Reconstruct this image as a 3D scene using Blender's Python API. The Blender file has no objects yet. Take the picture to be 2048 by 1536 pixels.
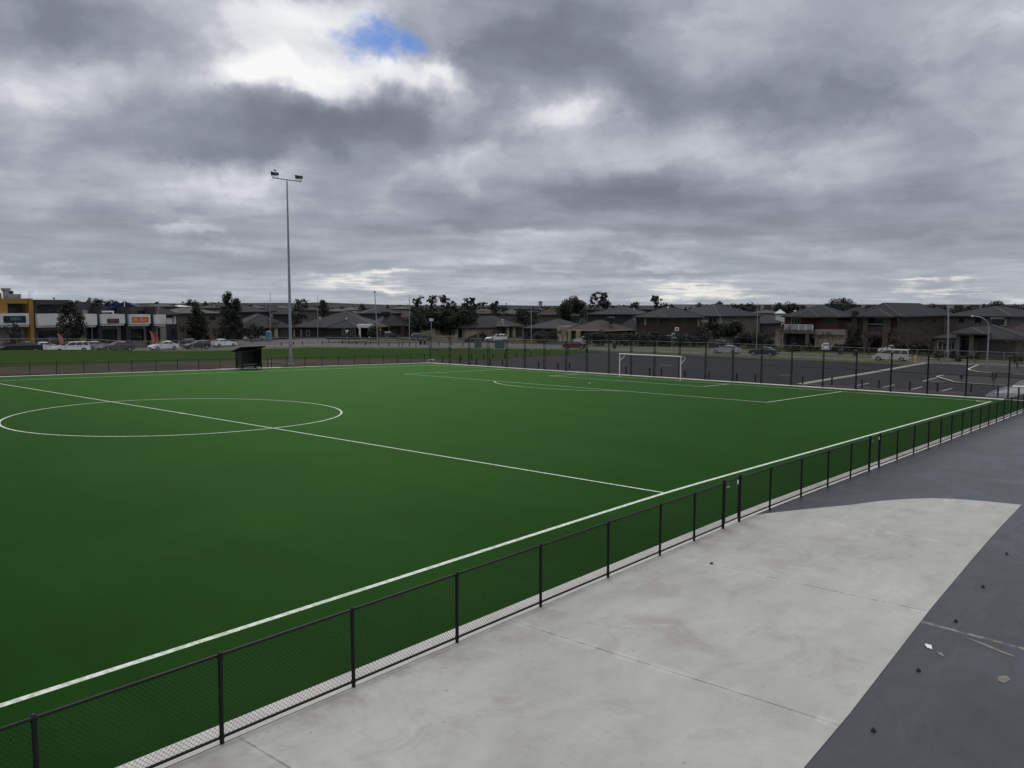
import bpy, bmesh, math, random
from mathutils import Vector, Matrix
random.seed(7)
S = bpy.context.scene
COL = S.collection
# ------------------------------------------------------------------ camera
CAM = Vector((-77.1077, -14.0696, 7.0219)); YAW, PITCH, ROLL, FPX = 0.8684, -0.0921, 0.0019, 1675.49
def axes():
    f = Vector((math.sin(YAW)*math.cos(PITCH), math.cos(YAW)*math.cos(PITCH), math.sin(PITCH)))
    r = Vector((math.cos(YAW), -math.sin(YAW), 0)); u = r.cross(f)
    c, s = math.cos(ROLL), math.sin(ROLL)
    return c*r+s*u, c*u-s*r, f
AR, AU, AF = axes()
cam = bpy.data.cameras.new('camera'); co = bpy.data.objects.new('camera', cam); COL.objects.link(co)
co.matrix_world = Matrix(((AR.x, AU.x, -AF.x, CAM.x), (AR.y, AU.y, -AF.y, CAM.y), (AR.z, AU.z, -AF.z, CAM.z), (0, 0, 0, 1)))
cam.sensor_width = 36; cam.lens = FPX/2048*36; cam.clip_start = .1; cam.clip_end = 20000
S.camera = co
S.view_settings.view_transform = 'Standard'; S.view_settings.look = 'None'
S.view_settings.exposure = 0; S.view_settings.gamma = 1
# ------------------------------------------------------------------ world: nishita sky behind a deck of broken stratocumulus
SUN_EL, SUN_AZ = math.radians(38), YAW-.2          # azimuth from +Y towards +X
W = bpy.data.worlds.new('World'); S.world = W; W.use_nodes = True
nt = W.node_tree; nt.nodes.clear()
class NG:
    def __init__(s, t): s.t = t
    def n(s, typ, **k):
        o = s.t.nodes.new(typ)
        for a, b in k.items(): setattr(o, a, b)
        return o
    def put(s, sock, v):
        if hasattr(v, 'links') or isinstance(v, bpy.types.NodeSocket): s.t.links.new(v, sock)
        elif v is not None: sock.default_value = v
    def m(s, op, *a, clamp=False):
        o = s.n('ShaderNodeMath', operation=op, use_clamp=clamp)
        for i, v in enumerate(a): s.put(o.inputs[i], v)
        return o.outputs[0]
    def v(s, op, *a, out=0):
        o = s.n('ShaderNodeVectorMath', operation=op)
        for i, v in enumerate(a): s.put(o.inputs[i], v)
        return o.outputs[out]
    def noise(s, vec, scale, detail=4, rough=.5, dist=0, out=0, dim='3D'):
        o = s.n('ShaderNodeTexNoise', noise_dimensions=dim)
        s.put(o.inputs['Vector'], vec); o.inputs['Scale'].default_value = scale
        o.inputs['Detail'].default_value = detail; o.inputs['Roughness'].default_value = rough
        o.inputs['Distortion'].default_value = dist
        return o.outputs[out]
    def comb(s, x, y, z):
        o = s.n('ShaderNodeCombineXYZ')
        for i, v in enumerate((x, y, z)): s.put(o.inputs[i], v)
        return o.outputs[0]
    def sep(s, v):
        o = s.n('ShaderNodeSeparateXYZ'); s.put(o.inputs[0], v); return o.outputs
    def ramp(s, f, stops, interp='LINEAR'):
        o = s.n('ShaderNodeValToRGB'); s.put(o.inputs[0], f); cr = o.color_ramp; cr.interpolation = interp
        while len(cr.elements) < len(stops): cr.elements.new(.5)
        for e, (p, c) in zip(cr.elements, stops):
            e.position = p; e.color = (c, c, c, 1) if not hasattr(c, '__len__') else (*c, 1)
        return o.outputs[0]
    def mix(s, f, a, b, blend='MIX'):
        o = s.n('ShaderNodeMix', data_type='RGBA', blend_type=blend)
        s.put(o.inputs[0], f); s.put(o.inputs[6], a if not isinstance(a, tuple) else (*a, 1)); s.put(o.inputs[7], b if not isinstance(b, tuple) else (*b, 1))
        return o.outputs[2]
    def mapr(s, v, a, b, c=0, d=1, smooth=True):
        o = s.n('ShaderNodeMapRange', interpolation_type='SMOOTHSTEP' if smooth else 'LINEAR')
        for i, x in enumerate((v, a, b, c, d)): s.put(o.inputs[i], x)
        return o.outputs[0]
def ray(px, py):
    return (AF+AR*((px-1024)/FPX)-AU*((py-768)/FPX))
def azel(px, py):
    d = ray(px, py).normalized()
    return math.atan2(d.x, d.y)-YAW, math.asin(d.z)
g = NG(nt)
tc = g.n('ShaderNodeTexCoord').outputs['Generated']
x, y, z = g.sep(tc)
el = g.m('ARCSINE', z)
# azimuth measured from the photograph's heading (rotate first so that the seam lies behind)
cy, sy = math.cos(YAW), math.sin(YAW)
fx_ = g.m('ADD', g.m('MULTIPLY', x, sy), g.m('MULTIPLY', y, cy))
rx_ = g.m('SUBTRACT', g.m('MULTIPLY', x, cy), g.m('MULTIPLY', y, sy))
az = g.m('ARCTAN2', rx_, fx_)
P0 = g.comb(az, el, 0.0)
den = g.m('ADD', g.m('MAXIMUM', z, 0.0), .07)
Q = g.comb(g.m('DIVIDE', x, den), g.m('DIVIDE', y, den), 0.0)      # flat cloud deck seen in perspective
w1 = g.v('MULTIPLY', g.v('SUBTRACT', g.noise(Q, .55, 5, .55, out=1), (.5, .5, .5)), (.17, .075, 0))
w2 = g.v('MULTIPLY', g.v('SUBTRACT', g.noise(tc, 14, 6, .6, out=1), (.5, .5, .5)), (.10, .06, 0))
P = g.v('ADD', g.v('ADD', P0, w1), w2)
BLOBS = [  # px, py, radius x, radius y (photo pixels), brightness
 (650, 150, 110, 34, .24), (560, 95, 110, 45, .16), (790, 150, 90, 24, .30), (880, 190, 42, 76, .30), (690, 45, 110, 26, .18), (610, 185, 60, 22, .26), (1120, 236, 110, 30, .40), (945, 300, 50, 30, .18),
 (510, 352, 90, 40, .26), (405, 463, 50, 14, .30), (330, 140, 170, 40, .20), (470, 150, 120, 50, .18), (60, 160, 140, 50, .16), (560, 20, 240, 32, .14), (740, 385, 110, 40, .14), (480, 130, 60, 40, .14),
 (1390, 583, 100, 14, .30), (1870, 584, 40, 9, .26), (745, 564, 55, 10, .26), (20, 562, 60, 20, .20), (2030, 605, 50, 9, .22), (1560, 545, 130, 14, .12),
 (1130, 490, 120, 18, .14), (1900, 90, 260, 120, .10), (1380, 285, 200, 46, .15), (1160, 310, 90, 34, .12), (1290, 520, 60, 9, .16), (960, 520, 90, 9, .14), (840, 330, 60, 30, .12), (1700, 330, 160, 30, .08), (30, 200, 80, 120, .10), (1060, 560, 160, 14, .12), (1850, 20, 300, 60, .08), (560, 560, 260, 14, .10), (1000, 600, 900, 9, .06),
 (720, 240, 210, 48, -.36), (400, 215, 230, 60, -.20), (150, 60, 150, 46, -.26), (1090, 60, 200, 60, -.28), (1480, 200, 330, 70, -.26), (1050, 135, 130, 50, -.18),
 (150, 440, 250, 40, -.13), (1150, 400, 360, 40, -.24), (1800, 430, 290, 50, -.17), (950, 465, 240, 14, -.15), (250, 530, 300, 15, -.14), (1350, 540, 330, 11, -.12),
 (1850, 480, 260, 17, -.12), (520, 505, 160, 14, -.13), (330, 290, 150, 26, -.12), (1450, 470, 380, 16, -.08), (1800, 260, 160, 50, -.08), (700, 440, 160, 24, -.12), (100, 320, 160, 40, -.08)]
acc = None
for (px, py, rx, ry, amp) in BLOBS:
    a, e = azel(px, py)
    d = g.v('MULTIPLY', g.v('SUBTRACT', P, (a, e, 0)), (FPX/rx, FPX/ry, 0))
    b = g.m('MULTIPLY', g.m('EXPONENT', g.m('MULTIPLY', g.v('DOT_PRODUCT', d, d, out=1), -.8)), amp)
    acc = b if acc is None else g.m('ADD', acc, b)
def edge(v, w, k): return g.m('MULTIPLY', g.m('SUBTRACT', g.mapr(v, .5-w, .5+w), .5), k)       # sharpened noise: lumps with an edge
wq = g.v('ADD', Q, g.v('MULTIPLY', w1, (3, 3, 0)))
n1 = edge(g.noise(wq, .95, 6, .5, .25), .17, 1.0)
n2 = edge(g.noise(g.v('ADD', wq, (7, 3, 0)), 2.3, 5, .55, .4), .2, 1.0)
n3 = g.m('SUBTRACT', g.noise(g.v('MULTIPLY', tc, (1, 1, 1.7)), 11, 7, .58, .5), .5)
n4 = edge(g.noise(g.v('MULTIPLY', P, (1, 1.9, 1)), 6.2, 6, .5, .2), .2, 1.0)                    # puffy heaps in the sky itself
up = g.mapr(el, .03, .16)
B = g.m('ADD', g.m('ADD', g.m('ADD', acc, .525), g.m('MULTIPLY', n1, g.mapr(el, .06, .2, .16, .07))), g.m('ADD', g.m('ADD', g.m('MULTIPLY', n2, g.mapr(el, .05, .18, .09, .03)), g.m('MULTIPLY', g.m('MULTIPLY', n4, .22), up)), g.m('MULTIPLY', n3, .17)))
B = g.m('MULTIPLY_ADD', g.m('SUBTRACT', B, .5), 1.13, .485)
cloud = g.ramp(B, [(0.0, (.150, .164, .205)), (.26, (.225, .243, .298)), (.48, (.335, .360, .425)), (.66, (.50, .520, .585)), (.84, (.76, .775, .81)), (1.0, (.94, .94, .935))])
# lower air a little greener/paler
low = g.mapr(el, .0, .16, 1, 0)
cloud = g.mix(g.m('MULTIPLY', low, .45), cloud, (.40, .435, .47))
warm = None
for (px, py, rx, ry) in [(1390, 583, 110, 16), (1880, 586, 60, 12), (745, 564, 60, 12)]:
    a, e = azel(px, py)
    d = g.v('MULTIPLY', g.v('SUBTRACT', P, (a, e, 0)), (FPX/rx, FPX/ry, 0))
    b = g.m('EXPONENT', g.m('MULTIPLY', g.v('DOT_PRODUCT', d, d, out=1), -1.0))
    warm = b if warm is None else g.m('ADD', warm, b)
warm = g.m('MULTIPLY', warm, g.mapr(g.m('ADD', n2, n3), -.25, .3), clamp=True)
cloud = g.mix(g.m('MULTIPLY', warm, .8), cloud, (.93, .90, .78))
# overcast luminance climbs towards the zenith
zen = g.mapr(el, .40, 1.1)
cloud = g.mix(1.0, cloud, g.comb(g.m('MULTIPLY_ADD', zen, 2.05, 1.0), g.m('MULTIPLY_ADD', zen, 1.86, 1.0), g.m('MULTIPLY_ADD', zen, 1.46, 1.0)), 'MULTIPLY')
sky = g.n('ShaderNodeTexSky', sky_type='NISHITA', sun_disc=False, sun_elevation=SUN_EL, sun_rotation=SUN_AZ, altitude=50, air_density=1.0, dust_density=.3, ozone_density=3.0)
hole = None
for (px, py, rx, ry) in ((745, 92, 92, 52), (806, 98, 52, 26)):
    a, e = azel(px, py); d = g.v('MULTIPLY', g.v('SUBTRACT', P, (a, e, 0)), (FPX/rx, FPX/ry, 0))
    b = g.m('EXPONENT', g.m('MULTIPLY', g.v('DOT_PRODUCT', d, d, out=1), -.9)); hole = b if hole is None else g.m('MAXIMUM', hole, b)
wisp = g.noise(g.v('MULTIPLY', tc, (1, 1, 1.4)), 34, 6, .62, .8)
hole = g.m('ADD', hole, g.m('ADD', g.m('MULTIPLY', n3, 1.1), g.m('MULTIPLY', g.m('SUBTRACT', wisp, .5), .9)))
hole = g.m('MULTIPLY', g.mapr(hole, .34, 1.25), .84)
bg1 = g.n('ShaderNodeBackground'); g.put(bg1.inputs[0], g.mix(1.0, sky.outputs[0], (.20, .36, .66), 'MULTIPLY')); bg1.inputs[1].default_value = .12
bg2 = g.n('ShaderNodeBackground'); g.put(bg2.inputs[0], cloud); bg2.inputs[1].default_value = 1.0
mx = g.n('ShaderNodeMixShader'); g.put(mx.inputs[0], hole); g.t.links.new(bg2.outputs[0], mx.inputs[1]); g.t.links.new(bg1.outputs[0], mx.inputs[2])
g.t.links.new(mx.outputs[0], g.n('ShaderNodeOutputWorld').inputs[0])
W.cycles.sampling_method = 'MANUAL'; W.cycles.sample_map_resolution = 512
# ------------------------------------------------------------------ sun, softened by the overcast
sl = bpy.data.lights.new('sun', 'SUN'); sl.energy = .8; sl.angle = math.radians(25); sl.color = (1, .96, .9)
so = bpy.data.objects.new('sun', sl); COL.objects.link(so)
so.rotation_euler = Vector((-math.sin(SUN_AZ)*math.cos(SUN_EL), -math.cos(SUN_AZ)*math.cos(SUN_EL), -math.sin(SUN_EL))).to_track_quat('-Z', 'Y').to_euler()
so.location = (0, 0, 80)
# ------------------------------------------------------------------ terrain and picking helpers
PL, PW = 104.857, 64.2285; HX, HY = -PL/2, PW/2
def clamp(v, a, b): return max(a, min(b, v))
def sstep(a, b, v):
    t = clamp((v-a)/(b-a), 0, 1); return t*t*(3-2*t)
def G(X, Y):
    Xc = clamp(X, -130, 3); Yc = clamp(Y, -3, PW+3)
    zz = -.01536*Xc-.000906*abs(Yc-HY)-.011032*math.sqrt((Xc-HX)**2+9)
    t = sstep(6, 26, X)
    return zz*(1-t)+t*(-.75-.002*clamp(X, 0, 500))
def at(px, py, dz=0):                       # where the sight line of a photo pixel meets the ground
    d = ray(px, py); t = (1-CAM.z)/d.z if d.z < 0 else 400
    for _ in range(60):
        q = CAM+d*t; t = t*.3+.7*(G(q.x, q.y)+dz-CAM.z)/d.z
    return CAM+d*t
def pt(px, py, dist):                       # a point on that sight line at a given horizontal distance
    d = ray(px, py); return CAM+d*(dist/math.hypot(d.x, d.y))
def onX(px, X):                             # ground point under a pixel column on the plane x = X
    d = ray(px, 700); q = CAM+d*((X-CAM.x)/d.x); return Vector((q.x, q.y, G(q.x, q.y)))
def gp(px, dist):
    q = pt(px, 700, dist); return Vector((q.x, q.y, G(q.x, q.y)))
def V(*a): return Vector(a)
# ------------------------------------------------------------------ object helpers
def link(name, me, parent=None, loc=(0, 0, 0), rz=0):
    o = bpy.data.objects.new(name, me); COL.objects.link(o); o.location = loc; o.rotation_euler = (0, 0, rz)
    if parent: o.parent = parent
    return o
def tag(o, label=None, cat=None, group=None, kind=None):
    for k, v in (('label', label), ('category', cat), ('group', group), ('kind', kind)):
        if v: o[k] = v
    return o
def thing(name, label, cat, loc=(0, 0, 0), rz=0, group=None):
    return tag(link(name, None, None, loc, rz), label, cat, group)
def dup(o, loc=None, rz=None, label=None, parent=None, scale=None):
    c = o.copy(); COL.objects.link(c)
    if parent: c.parent = parent
    if loc is not None: c.location = loc
    if rz is not None: c.rotation_euler = (0, 0, rz)
    if scale is not None: c.scale = scale
    if label: c['label'] = label
    for ch in [k for k in bpy.data.objects if k.parent == o]: dup(ch, parent=c)
    return c
class MB:
    def __init__(s): s.v, s.f, s.mi, s.cur, s.smooth = [], [], [], 0, set()
    def add(s, vs, fs, smooth=False):
        b = len(s.v); s.v += [tuple(p) for p in vs]
        for f in fs:
            if smooth: s.smooth.add(len(s.f))
            s.f.append([b+i for i in f]); s.mi.append(s.cur)
        return s
    def box(s, x0, y0, z0, x1, y1, z1):
        return s.add([(x0, y0, z0), (x1, y0, z0), (x1, y1, z0), (x0, y1, z0), (x0, y0, z1), (x1, y0, z1), (x1, y1, z1), (x0, y1, z1)],
                     [(0, 3, 2, 1), (4, 5, 6, 7), (0, 1, 5, 4), (1, 2, 6, 5), (2, 3, 7, 6), (3, 0, 4, 7)])
    def cbox(s, x, y, z, sx, sy, sz): return s.box(x-sx/2, y-sy/2, z-sz/2, x+sx/2, y+sy/2, z+sz/2)
    def tube(s, a, b, r0, r1=None, n=8, cap=True, smooth=True):
        a, b = Vector(a), Vector(b); r1 = r0 if r1 is None else r1
        d = (b-a).normalized(); u = d.orthogonal().normalized()
        if abs(d.z) > .99: u = Vector((1, 0, 0))
        w = d.cross(u)
        vs = []
        for c, r in ((a, r0), (b, r1)):
            vs += [c+(u*math.cos(2*math.pi*i/n)+w*math.sin(2*math.pi*i/n))*r for i in range(n)]
        s.add(vs, [(i, (i+1) % n, n+(i+1) % n, n+i) for i in range(n)], smooth)
        if cap: s.add(vs, [tuple(range(n-1, -1, -1)), tuple(range(n, 2*n))])
        return s
    def path(s, pts, r, n=6):
        for a, b in zip(pts, pts[1:]): s.tube(a, b, r, r, n)
        return s
    def bar(s, a, b, w, h):                    # rectangular bar from a to b
        a, b = Vector(a), Vector(b); d = (b-a).normalized()
        u = d.cross(Vector((0, 0, 1)))
        u = Vector((1, 0, 0)) if u.length < 1e-3 else u.normalized()
        q = u.cross(d); vs = []
        for c in (a, b): vs += [c+u*x*w/2+q*z*h/2 for x, z in ((-1, -1), (1, -1), (1, 1), (-1, 1))]
        return s.add(vs, [(0, 1, 2, 3), (7, 6, 5, 4), (0, 4, 5, 1), (1, 5, 6, 2), (2, 6, 7, 3), (3, 7, 4, 0)])
    def prism(s, poly, z0, z1):                # plan polygon extruded up
        n = len(poly)
        vs = [(p[0], p[1], z0) for p in poly]+[(p[0], p[1], z1) for p in poly]
        return s.add(vs, [tuple(range(n-1, -1, -1)), tuple(range(n, 2*n))]+[(i, (i+1) % n, n+(i+1) % n, n+i) for i in range(n)])
    def sphere(s, c, rx, ry, rz, nu=10, nv=6):
        vs = []
        for j in range(nv+1):
            t = math.pi*j/nv
            for i in range(nu):
                a = 2*math.pi*i/nu; vs.append((c[0]+rx*math.sin(t)*math.cos(a), c[1]+ry*math.sin(t)*math.sin(a), c[2]+rz*math.cos(t)))
        return s.add(vs, [(j*nu+i, (j+1)*nu+i, (j+1)*nu+(i+1) % nu, j*nu+(i+1) % nu) for j in range(nv) for i in range(nu)], True)
    def mesh(s, name, mats):
        me = bpy.data.meshes.new(name); me.from_pydata(s.v, [], s.f)
        for m in (mats if isinstance(mats, (list, tuple)) else [mats]): me.materials.append(m)
        me.polygons.foreach_set('material_index', s.mi)
        if s.smooth: me.polygons.foreach_set('use_smooth', [i in s.smooth for i in range(len(s.f))])
        me.update(); return me
    def build(s, name, mats, parent=None, loc=(0, 0, 0), rz=0): return link(name, s.mesh(name, mats), parent, loc, rz)
# ------------------------------------------------------------------ materials
def pm(name, col, rough=.6, var=.12, scale=1.0, metal=0, spec=.5, bump=0, bscale=None, var2=0, scale2=.1, coat=0, hue=None):
    """procedural paint/stone/metal: base colour broken up by two octaves of object-space noise"""
    m = bpy.data.materials.new(name); m.use_nodes = True; t = m.node_tree; k = NG(t)
    bs = t.nodes['Principled BSDF']; bs.inputs['Roughness'].default_value = rough; bs.inputs['Metallic'].default_value = metal
    bs.inputs['Specular IOR Level'].default_value = spec; bs.inputs['Coat Weight'].default_value = coat
    o = k.n('ShaderNodeTexCoord').outputs['Object']
    f = k.noise(o, scale, 5, .6)
    dk = tuple(c*(1-var) for c in col); lt = tuple(c*(1+var) for c in col)
    c = k.ramp(f, [(.3, dk), (.7, lt)])
    if var2:
        f2 = k.noise(o, scale2, 4, .55)
        h = hue or tuple(c_*(1-var2) for c_ in col)
        c = k.mix(k.mapr(f2, .42, .64), c, h)
    k.put(bs.inputs['Base Color'], c)
    if bump:
        b = k.n('ShaderNodeBump'); b.inputs['Strength'].default_value = bump; b.inputs['Distance'].default_value = .02
        k.put(b.inputs['Height'], k.noise(o, bscale or scale*6, 4, .6)); k.put(bs.inputs['Normal'], b.outputs[0])
    return m
def brick(name, c1, c2, mortar, sc=1.0):
    m = bpy.data.materials.new(name); m.use_nodes = True; t = m.node_tree; k = NG(t); bs = t.nodes['Principled BSDF']
    bs.inputs['Roughness'].default_value = .85; bs.inputs['Specular IOR Level'].default_value = .25
    o = k.sep(k.n('ShaderNodeTexCoord').outputs['Object'])
    uv = k.comb(k.m('ADD', o[0], o[1]), o[2], 0.0)
    b = k.n('ShaderNodeTexBrick'); k.put(b.inputs['Vector'], uv); b.inputs['Scale'].default_value = sc
    b.inputs['Color1'].default_value = (*c1, 1); b.inputs['Color2'].default_value = (*c2, 1); b.inputs['Mortar'].default_value = (*mortar, 1)
    b.inputs['Brick Width'].default_value = .24; b.inputs['Row Height'].default_value = .086; b.inputs['Mortar Size'].default_value = .008
    n = k.noise(uv, .7, 4)
    k.put(bs.inputs['Base Color'], k.mix(k.m('MULTIPLY', n, .35), b.outputs[0], tuple(c*.7 for c in c1)))
    return m
def tiles(name, col):
    """concrete roof tiles: courses down the slope, rolls across, patchy weathering"""
    m = bpy.data.materials.new(name); m.use_nodes = True; t = m.node_tree; k = NG(t); bs = t.nodes['Principled BSDF']
    bs.inputs['Roughness'].default_value = .8; bs.inputs['Specular IOR Level'].default_value = .22
    oo = k.n('ShaderNodeTexCoord').outputs['Object']; o = k.sep(oo)
    course = k.m('FRACT', k.m('MULTIPLY', o[2], 7.5))
    f = k.noise(oo, 2.2, 5, .65); f2 = k.noise(oo, .35, 3, .5)
    c = k.ramp(f, [(.3, tuple(x*.72 for x in col)), (.7, tuple(x*1.3 for x in col))])
    c = k.mix(k.mapr(f2, .4, .7, 0, .35), c, tuple(x*.65+.01 for x in col))
    c = k.mix(k.mapr(course, 0, .16, .45, 0), c, tuple(x*.4 for x in col))
    k.put(bs.inputs['Base Color'], c)
    b = k.n('ShaderNodeBump'); b.inputs['Strength'].default_value = .5; b.inputs['Distance'].default_value = .04
    k.put(b.inputs['Height'], k.m('ADD', course, k.m('MULTIPLY', f, .4))); k.put(bs.inputs['Normal'], b.outputs[0])
    return m
M = {}
M['black_metal'] = pm('black_powder_coat', (.006, .0065, .0075), .5, .25, 4, spec=.28)
M['black_wire'] = pm('black_wire', (.007, .008, .009), .6, .2, 3, spec=.2)
M['galv'] = pm('galvanised', (.34, .36, .38), .42, .18, 1.2, metal=.55, var2=.2, scale2=.25)
M['galv_dull'] = pm('galvanised_dull', (.30, .32, .33), .55, .15, 2, metal=.3)
M['white_paint'] = pm('white_paint', (.78, .79, .79), .35, .05, 3)
M['white_wall'] = pm('white_render', (0.62, 0.62, 0.6), .75, .06, .6, var2=.10, scale2=.25)
M['cream_wall'] = brick('cream_brick', (.27, .225, .155), (.22, .185, .13), (.25, .23, .19))
M['cream'] = pm('cream_render', (0.3, 0.265, 0.2), .8, .08, .8)
M['red_brick'] = brick('red_brick', (.080, .030, .022), (.055, .024, .020), (.09, .06, .05))
M['brown_brick'] = brick('brown_brick', (.062, .045, .032), (.044, .033, .025), (.06, .052, .044))
M['dark_brick'] = brick('dark_brick', (.034, .029, .026), (.026, .024, .023), (.04, .037, .034))
M['grey_wall'] = pm('grey_render', (0.052, 0.052, 0.058), .8, .1, .7)
M['mid_wall'] = pm('warm_grey_render', (0.1, 0.09, 0.077), .8, .1, .7)
M['stone'] = brick('stacked_stone', (.13, .105, .08), (.08, .068, .057), (.05, .045, .04), .7)
M['dk_wall'] = pm('charcoal_render', (0.026, 0.026, 0.03), .8, .1, .7)
M['lt_wall'] = pm('pale_render', (0.22, 0.205, 0.18), .8, .08, .7)
M['yellow_wall'] = pm('ochre_render', (0.33, 0.18, 0.035), .75, .06, .5, var2=.12, scale2=.3)
M['roof_dark'] = tiles('charcoal_tiles', (0.0155, 0.0165, 0.0205))
M['roof_grey'] = tiles('slate_tiles', (0.0215, 0.023, 0.0275))
M['roof_brown'] = tiles('brown_tiles', (0.038, 0.029, 0.025))
M['roof_light'] = tiles('weathered_tiles', (0.068, 0.067, 0.067))
M['roof_green'] = tiles('dark_green_grey_tiles', (0.019, 0.0225, 0.025))
M['fascia'] = pm('fascia_paint', (0.025, 0.025, 0.028), .5, .08, 2)
M['fascia_lt'] = pm('pale_fascia', (.36, .34, .30), .5, .06, 2)
M['ridge_cap'] = pm('ridge_capping', (0.07, 0.07, 0.072), .7, .15, 3)
M['glass'] = pm('window_glass', (.012, .014, .016), .06, .3, .8, spec=.8)
M['glass_car'] = pm('car_glass', (.010, .012, .013), .05, .2, 1, spec=.7)
M['frame'] = pm('window_frame', (.05, .05, .055), .4, .1, 2)
M['frame_lt'] = pm('pale_window_frame', (.5, .49, .46), .45, .06, 2)
M['garage_dk'] = pm('dark_garage_door', (0.036, 0.032, 0.029), .6, .1, 2)
M['garage_cream'] = pm('cream_garage_door', (0.28, 0.25, 0.19), .6, .06, 1.5)
M['timber'] = pm('weathered_timber', (0.034, 0.027, 0.022), .85, .3, 3, bump=.3)
M['rubber'] = pm('tyre_rubber', (.016, .016, .017), .8, .15, 6)
M['rim'] = pm('alloy_rim', (.38, .39, .40), .35, .1, 6, metal=.7)
M['plastic'] = pm('black_plastic', (.018, .018, .019), .5, .15, 4)
M['head'] = pm('headlight_lens', (.62, .64, .66), .1, .05, 5, spec=.8)
M['tail'] = pm('taillight_lens', (.22, .012, .012), .15, .1, 5)
M['amber'] = pm('amber_plastic', (.55, .32, .03), .5, .1, 5)
M['bark'] = pm('grey_brown_bark', (.075, .062, .052), .9, .3, 3, bump=.4)
M['bark_pale'] = pm('pale_gum_bark', (.20, .175, .15), .85, .3, 1.5)
M['twig'] = pm('bare_twigs', (.075, .058, .047), .9, .2, 2)
M['leaf_dark'] = pm('dark_evergreen_leaf', (.024, .034, .021), .6, .45, .45, spec=.3, var2=.3, scale2=1.2, hue=(.034, .040, .028))
M['leaf_gum'] = pm('gum_leaf', (.030, .036, .029), .6, .4, .4, spec=.3, var2=.3, scale2=.9, hue=(.045, .049, .036))
M['leaf_olive'] = pm('olive_leaf', (.052, .052, .034), .6, .35, .5, spec=.3, var2=.3, scale2=.9, hue=(.036, .04, .026))
M['leaf_shrub'] = pm('shrub_leaf', (.030, .038, .022), .6, .4, .8, spec=.3)
M['leaf_rust'] = pm('rusty_leaf', (.075, .042, .030), .7, .35, .8, spec=.2)
M['palm_leaf'] = pm('palm_leaf', (.013, .018, .011), .7, .4, 1, spec=.1)
M['brick_low'] = brick('garden_brick', (.17, .085, .06), (.13, .07, .05), (.2, .17, .14))
M['kerb'] = pm('kerb_concrete', (.55, .535, .50), .8, .08, 1.5, var2=.18, scale2=.5, bump=.1)
M['kiosk'] = pm('kiosk_green', (0.075, 0.11, 0.095), .55, .1, 2)
M['blue_toilet'] = pm('blue_plastic', (0.07, 0.21, 0.3), .45, .08, 2)
M['blue_sail'] = pm('navy_shade_cloth', (.012, .018, .075), .8, .15, 1)
M['blue_sail_lt'] = pm('blue_shade_cloth', (.07, .15, .42), .8, .12, 1)
M['yellow_sail'] = pm('yellow_shade_cloth', (.42, .22, .03), .8, .15, 1)
M['white_sail'] = pm('cream_shade_cloth', (.60, .57, .48), .8, .06, 1)
M['sign_black'] = pm('sign_black', (.008, .012, .022), .4, .1, 2)
M['sign_teal'] = pm('sign_teal', (.06, .34, .36), .5, .05, 2)
M['sign_red'] = pm('sign_orange_red', (.48, .085, .03), .5, .12, 1.2)
M['sign_yellow'] = pm('sign_yellow', (.72, .36, .06), .5, .06, 2)
M['sign_pink'] = pm('sign_pink', (.75, .42, .38), .5, .06, 2)
M['sign_brown'] = pm('sign_brown', (.05, .036, .03), .5, .4, 2.5)
M['flag_red'] = pm('red_flag_cloth', (0.3, 0.04, 0.04), .8, .15, 1.5)
M['flag_pink'] = pm('pink_flag_print', (0.42, 0.12, 0.115), .8, .1, 1.5)
M['street_green'] = pm('street_sign_green', (.22, .38, .33), .5, .06, 2)
M['fur'] = pm('feathers_black', (.012, .012, .014), .6, .2, 8)
M['feather_white'] = pm('feathers_white', (.6, .6, .6), .7, .1, 8)
M['mulch'] = pm('bark_mulch', (.022, .017, .0135), .95, .5, 5, bump=.6, bscale=14, var2=.3, scale2=1.5)
M['hill'] = pm('far_hill_scrub', (0.026, 0.031, 0.029), .95, .25, .012, spec=.05, var2=.4, scale2=.004, hue=(.040, .044, .036))
M['whs_white'] = pm('shed_white_cladding', (.27, .27, .275), .7, .06, .05)
M['whs_red'] = pm('shed_maroon_cladding', (.075, .036, .036), .7, .08, .05)
M['whs_dark'] = pm('shed_dark_base', (.05, .05, .055), .7, .1, .05)
M['line'] = pm('white_turf_fibre', (.70, .75, .68), .85, .06, 6, spec=.1, bump=.3, bscale=60, var2=.1, scale2=9, hue=(.42, .52, .38))
M['paint_line'] = pm('road_paint', (.50, .50, .48), .8, .15, 2, var2=.25, scale2=1.5)
def paint(n, c): M[n] = pm(n, c, .25, .03, .5, coat=.6); return M[n]
for n, c in (('car_white', (.76, .77, .78)), ('car_black', (.009, .009, .011)), ('car_silver', (.36, .37, .38)), ('car_grey', (.085, .088, .095)), ('car_navy', (.014, .022, .045)),
             ('car_maroon', (.075, .018, .02)), ('car_plum', (.028, .017, .020)), ('car_cream', (.50, .49, .43)), ('car_blue', (.02, .028, .05))): paint(n, c)

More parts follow.
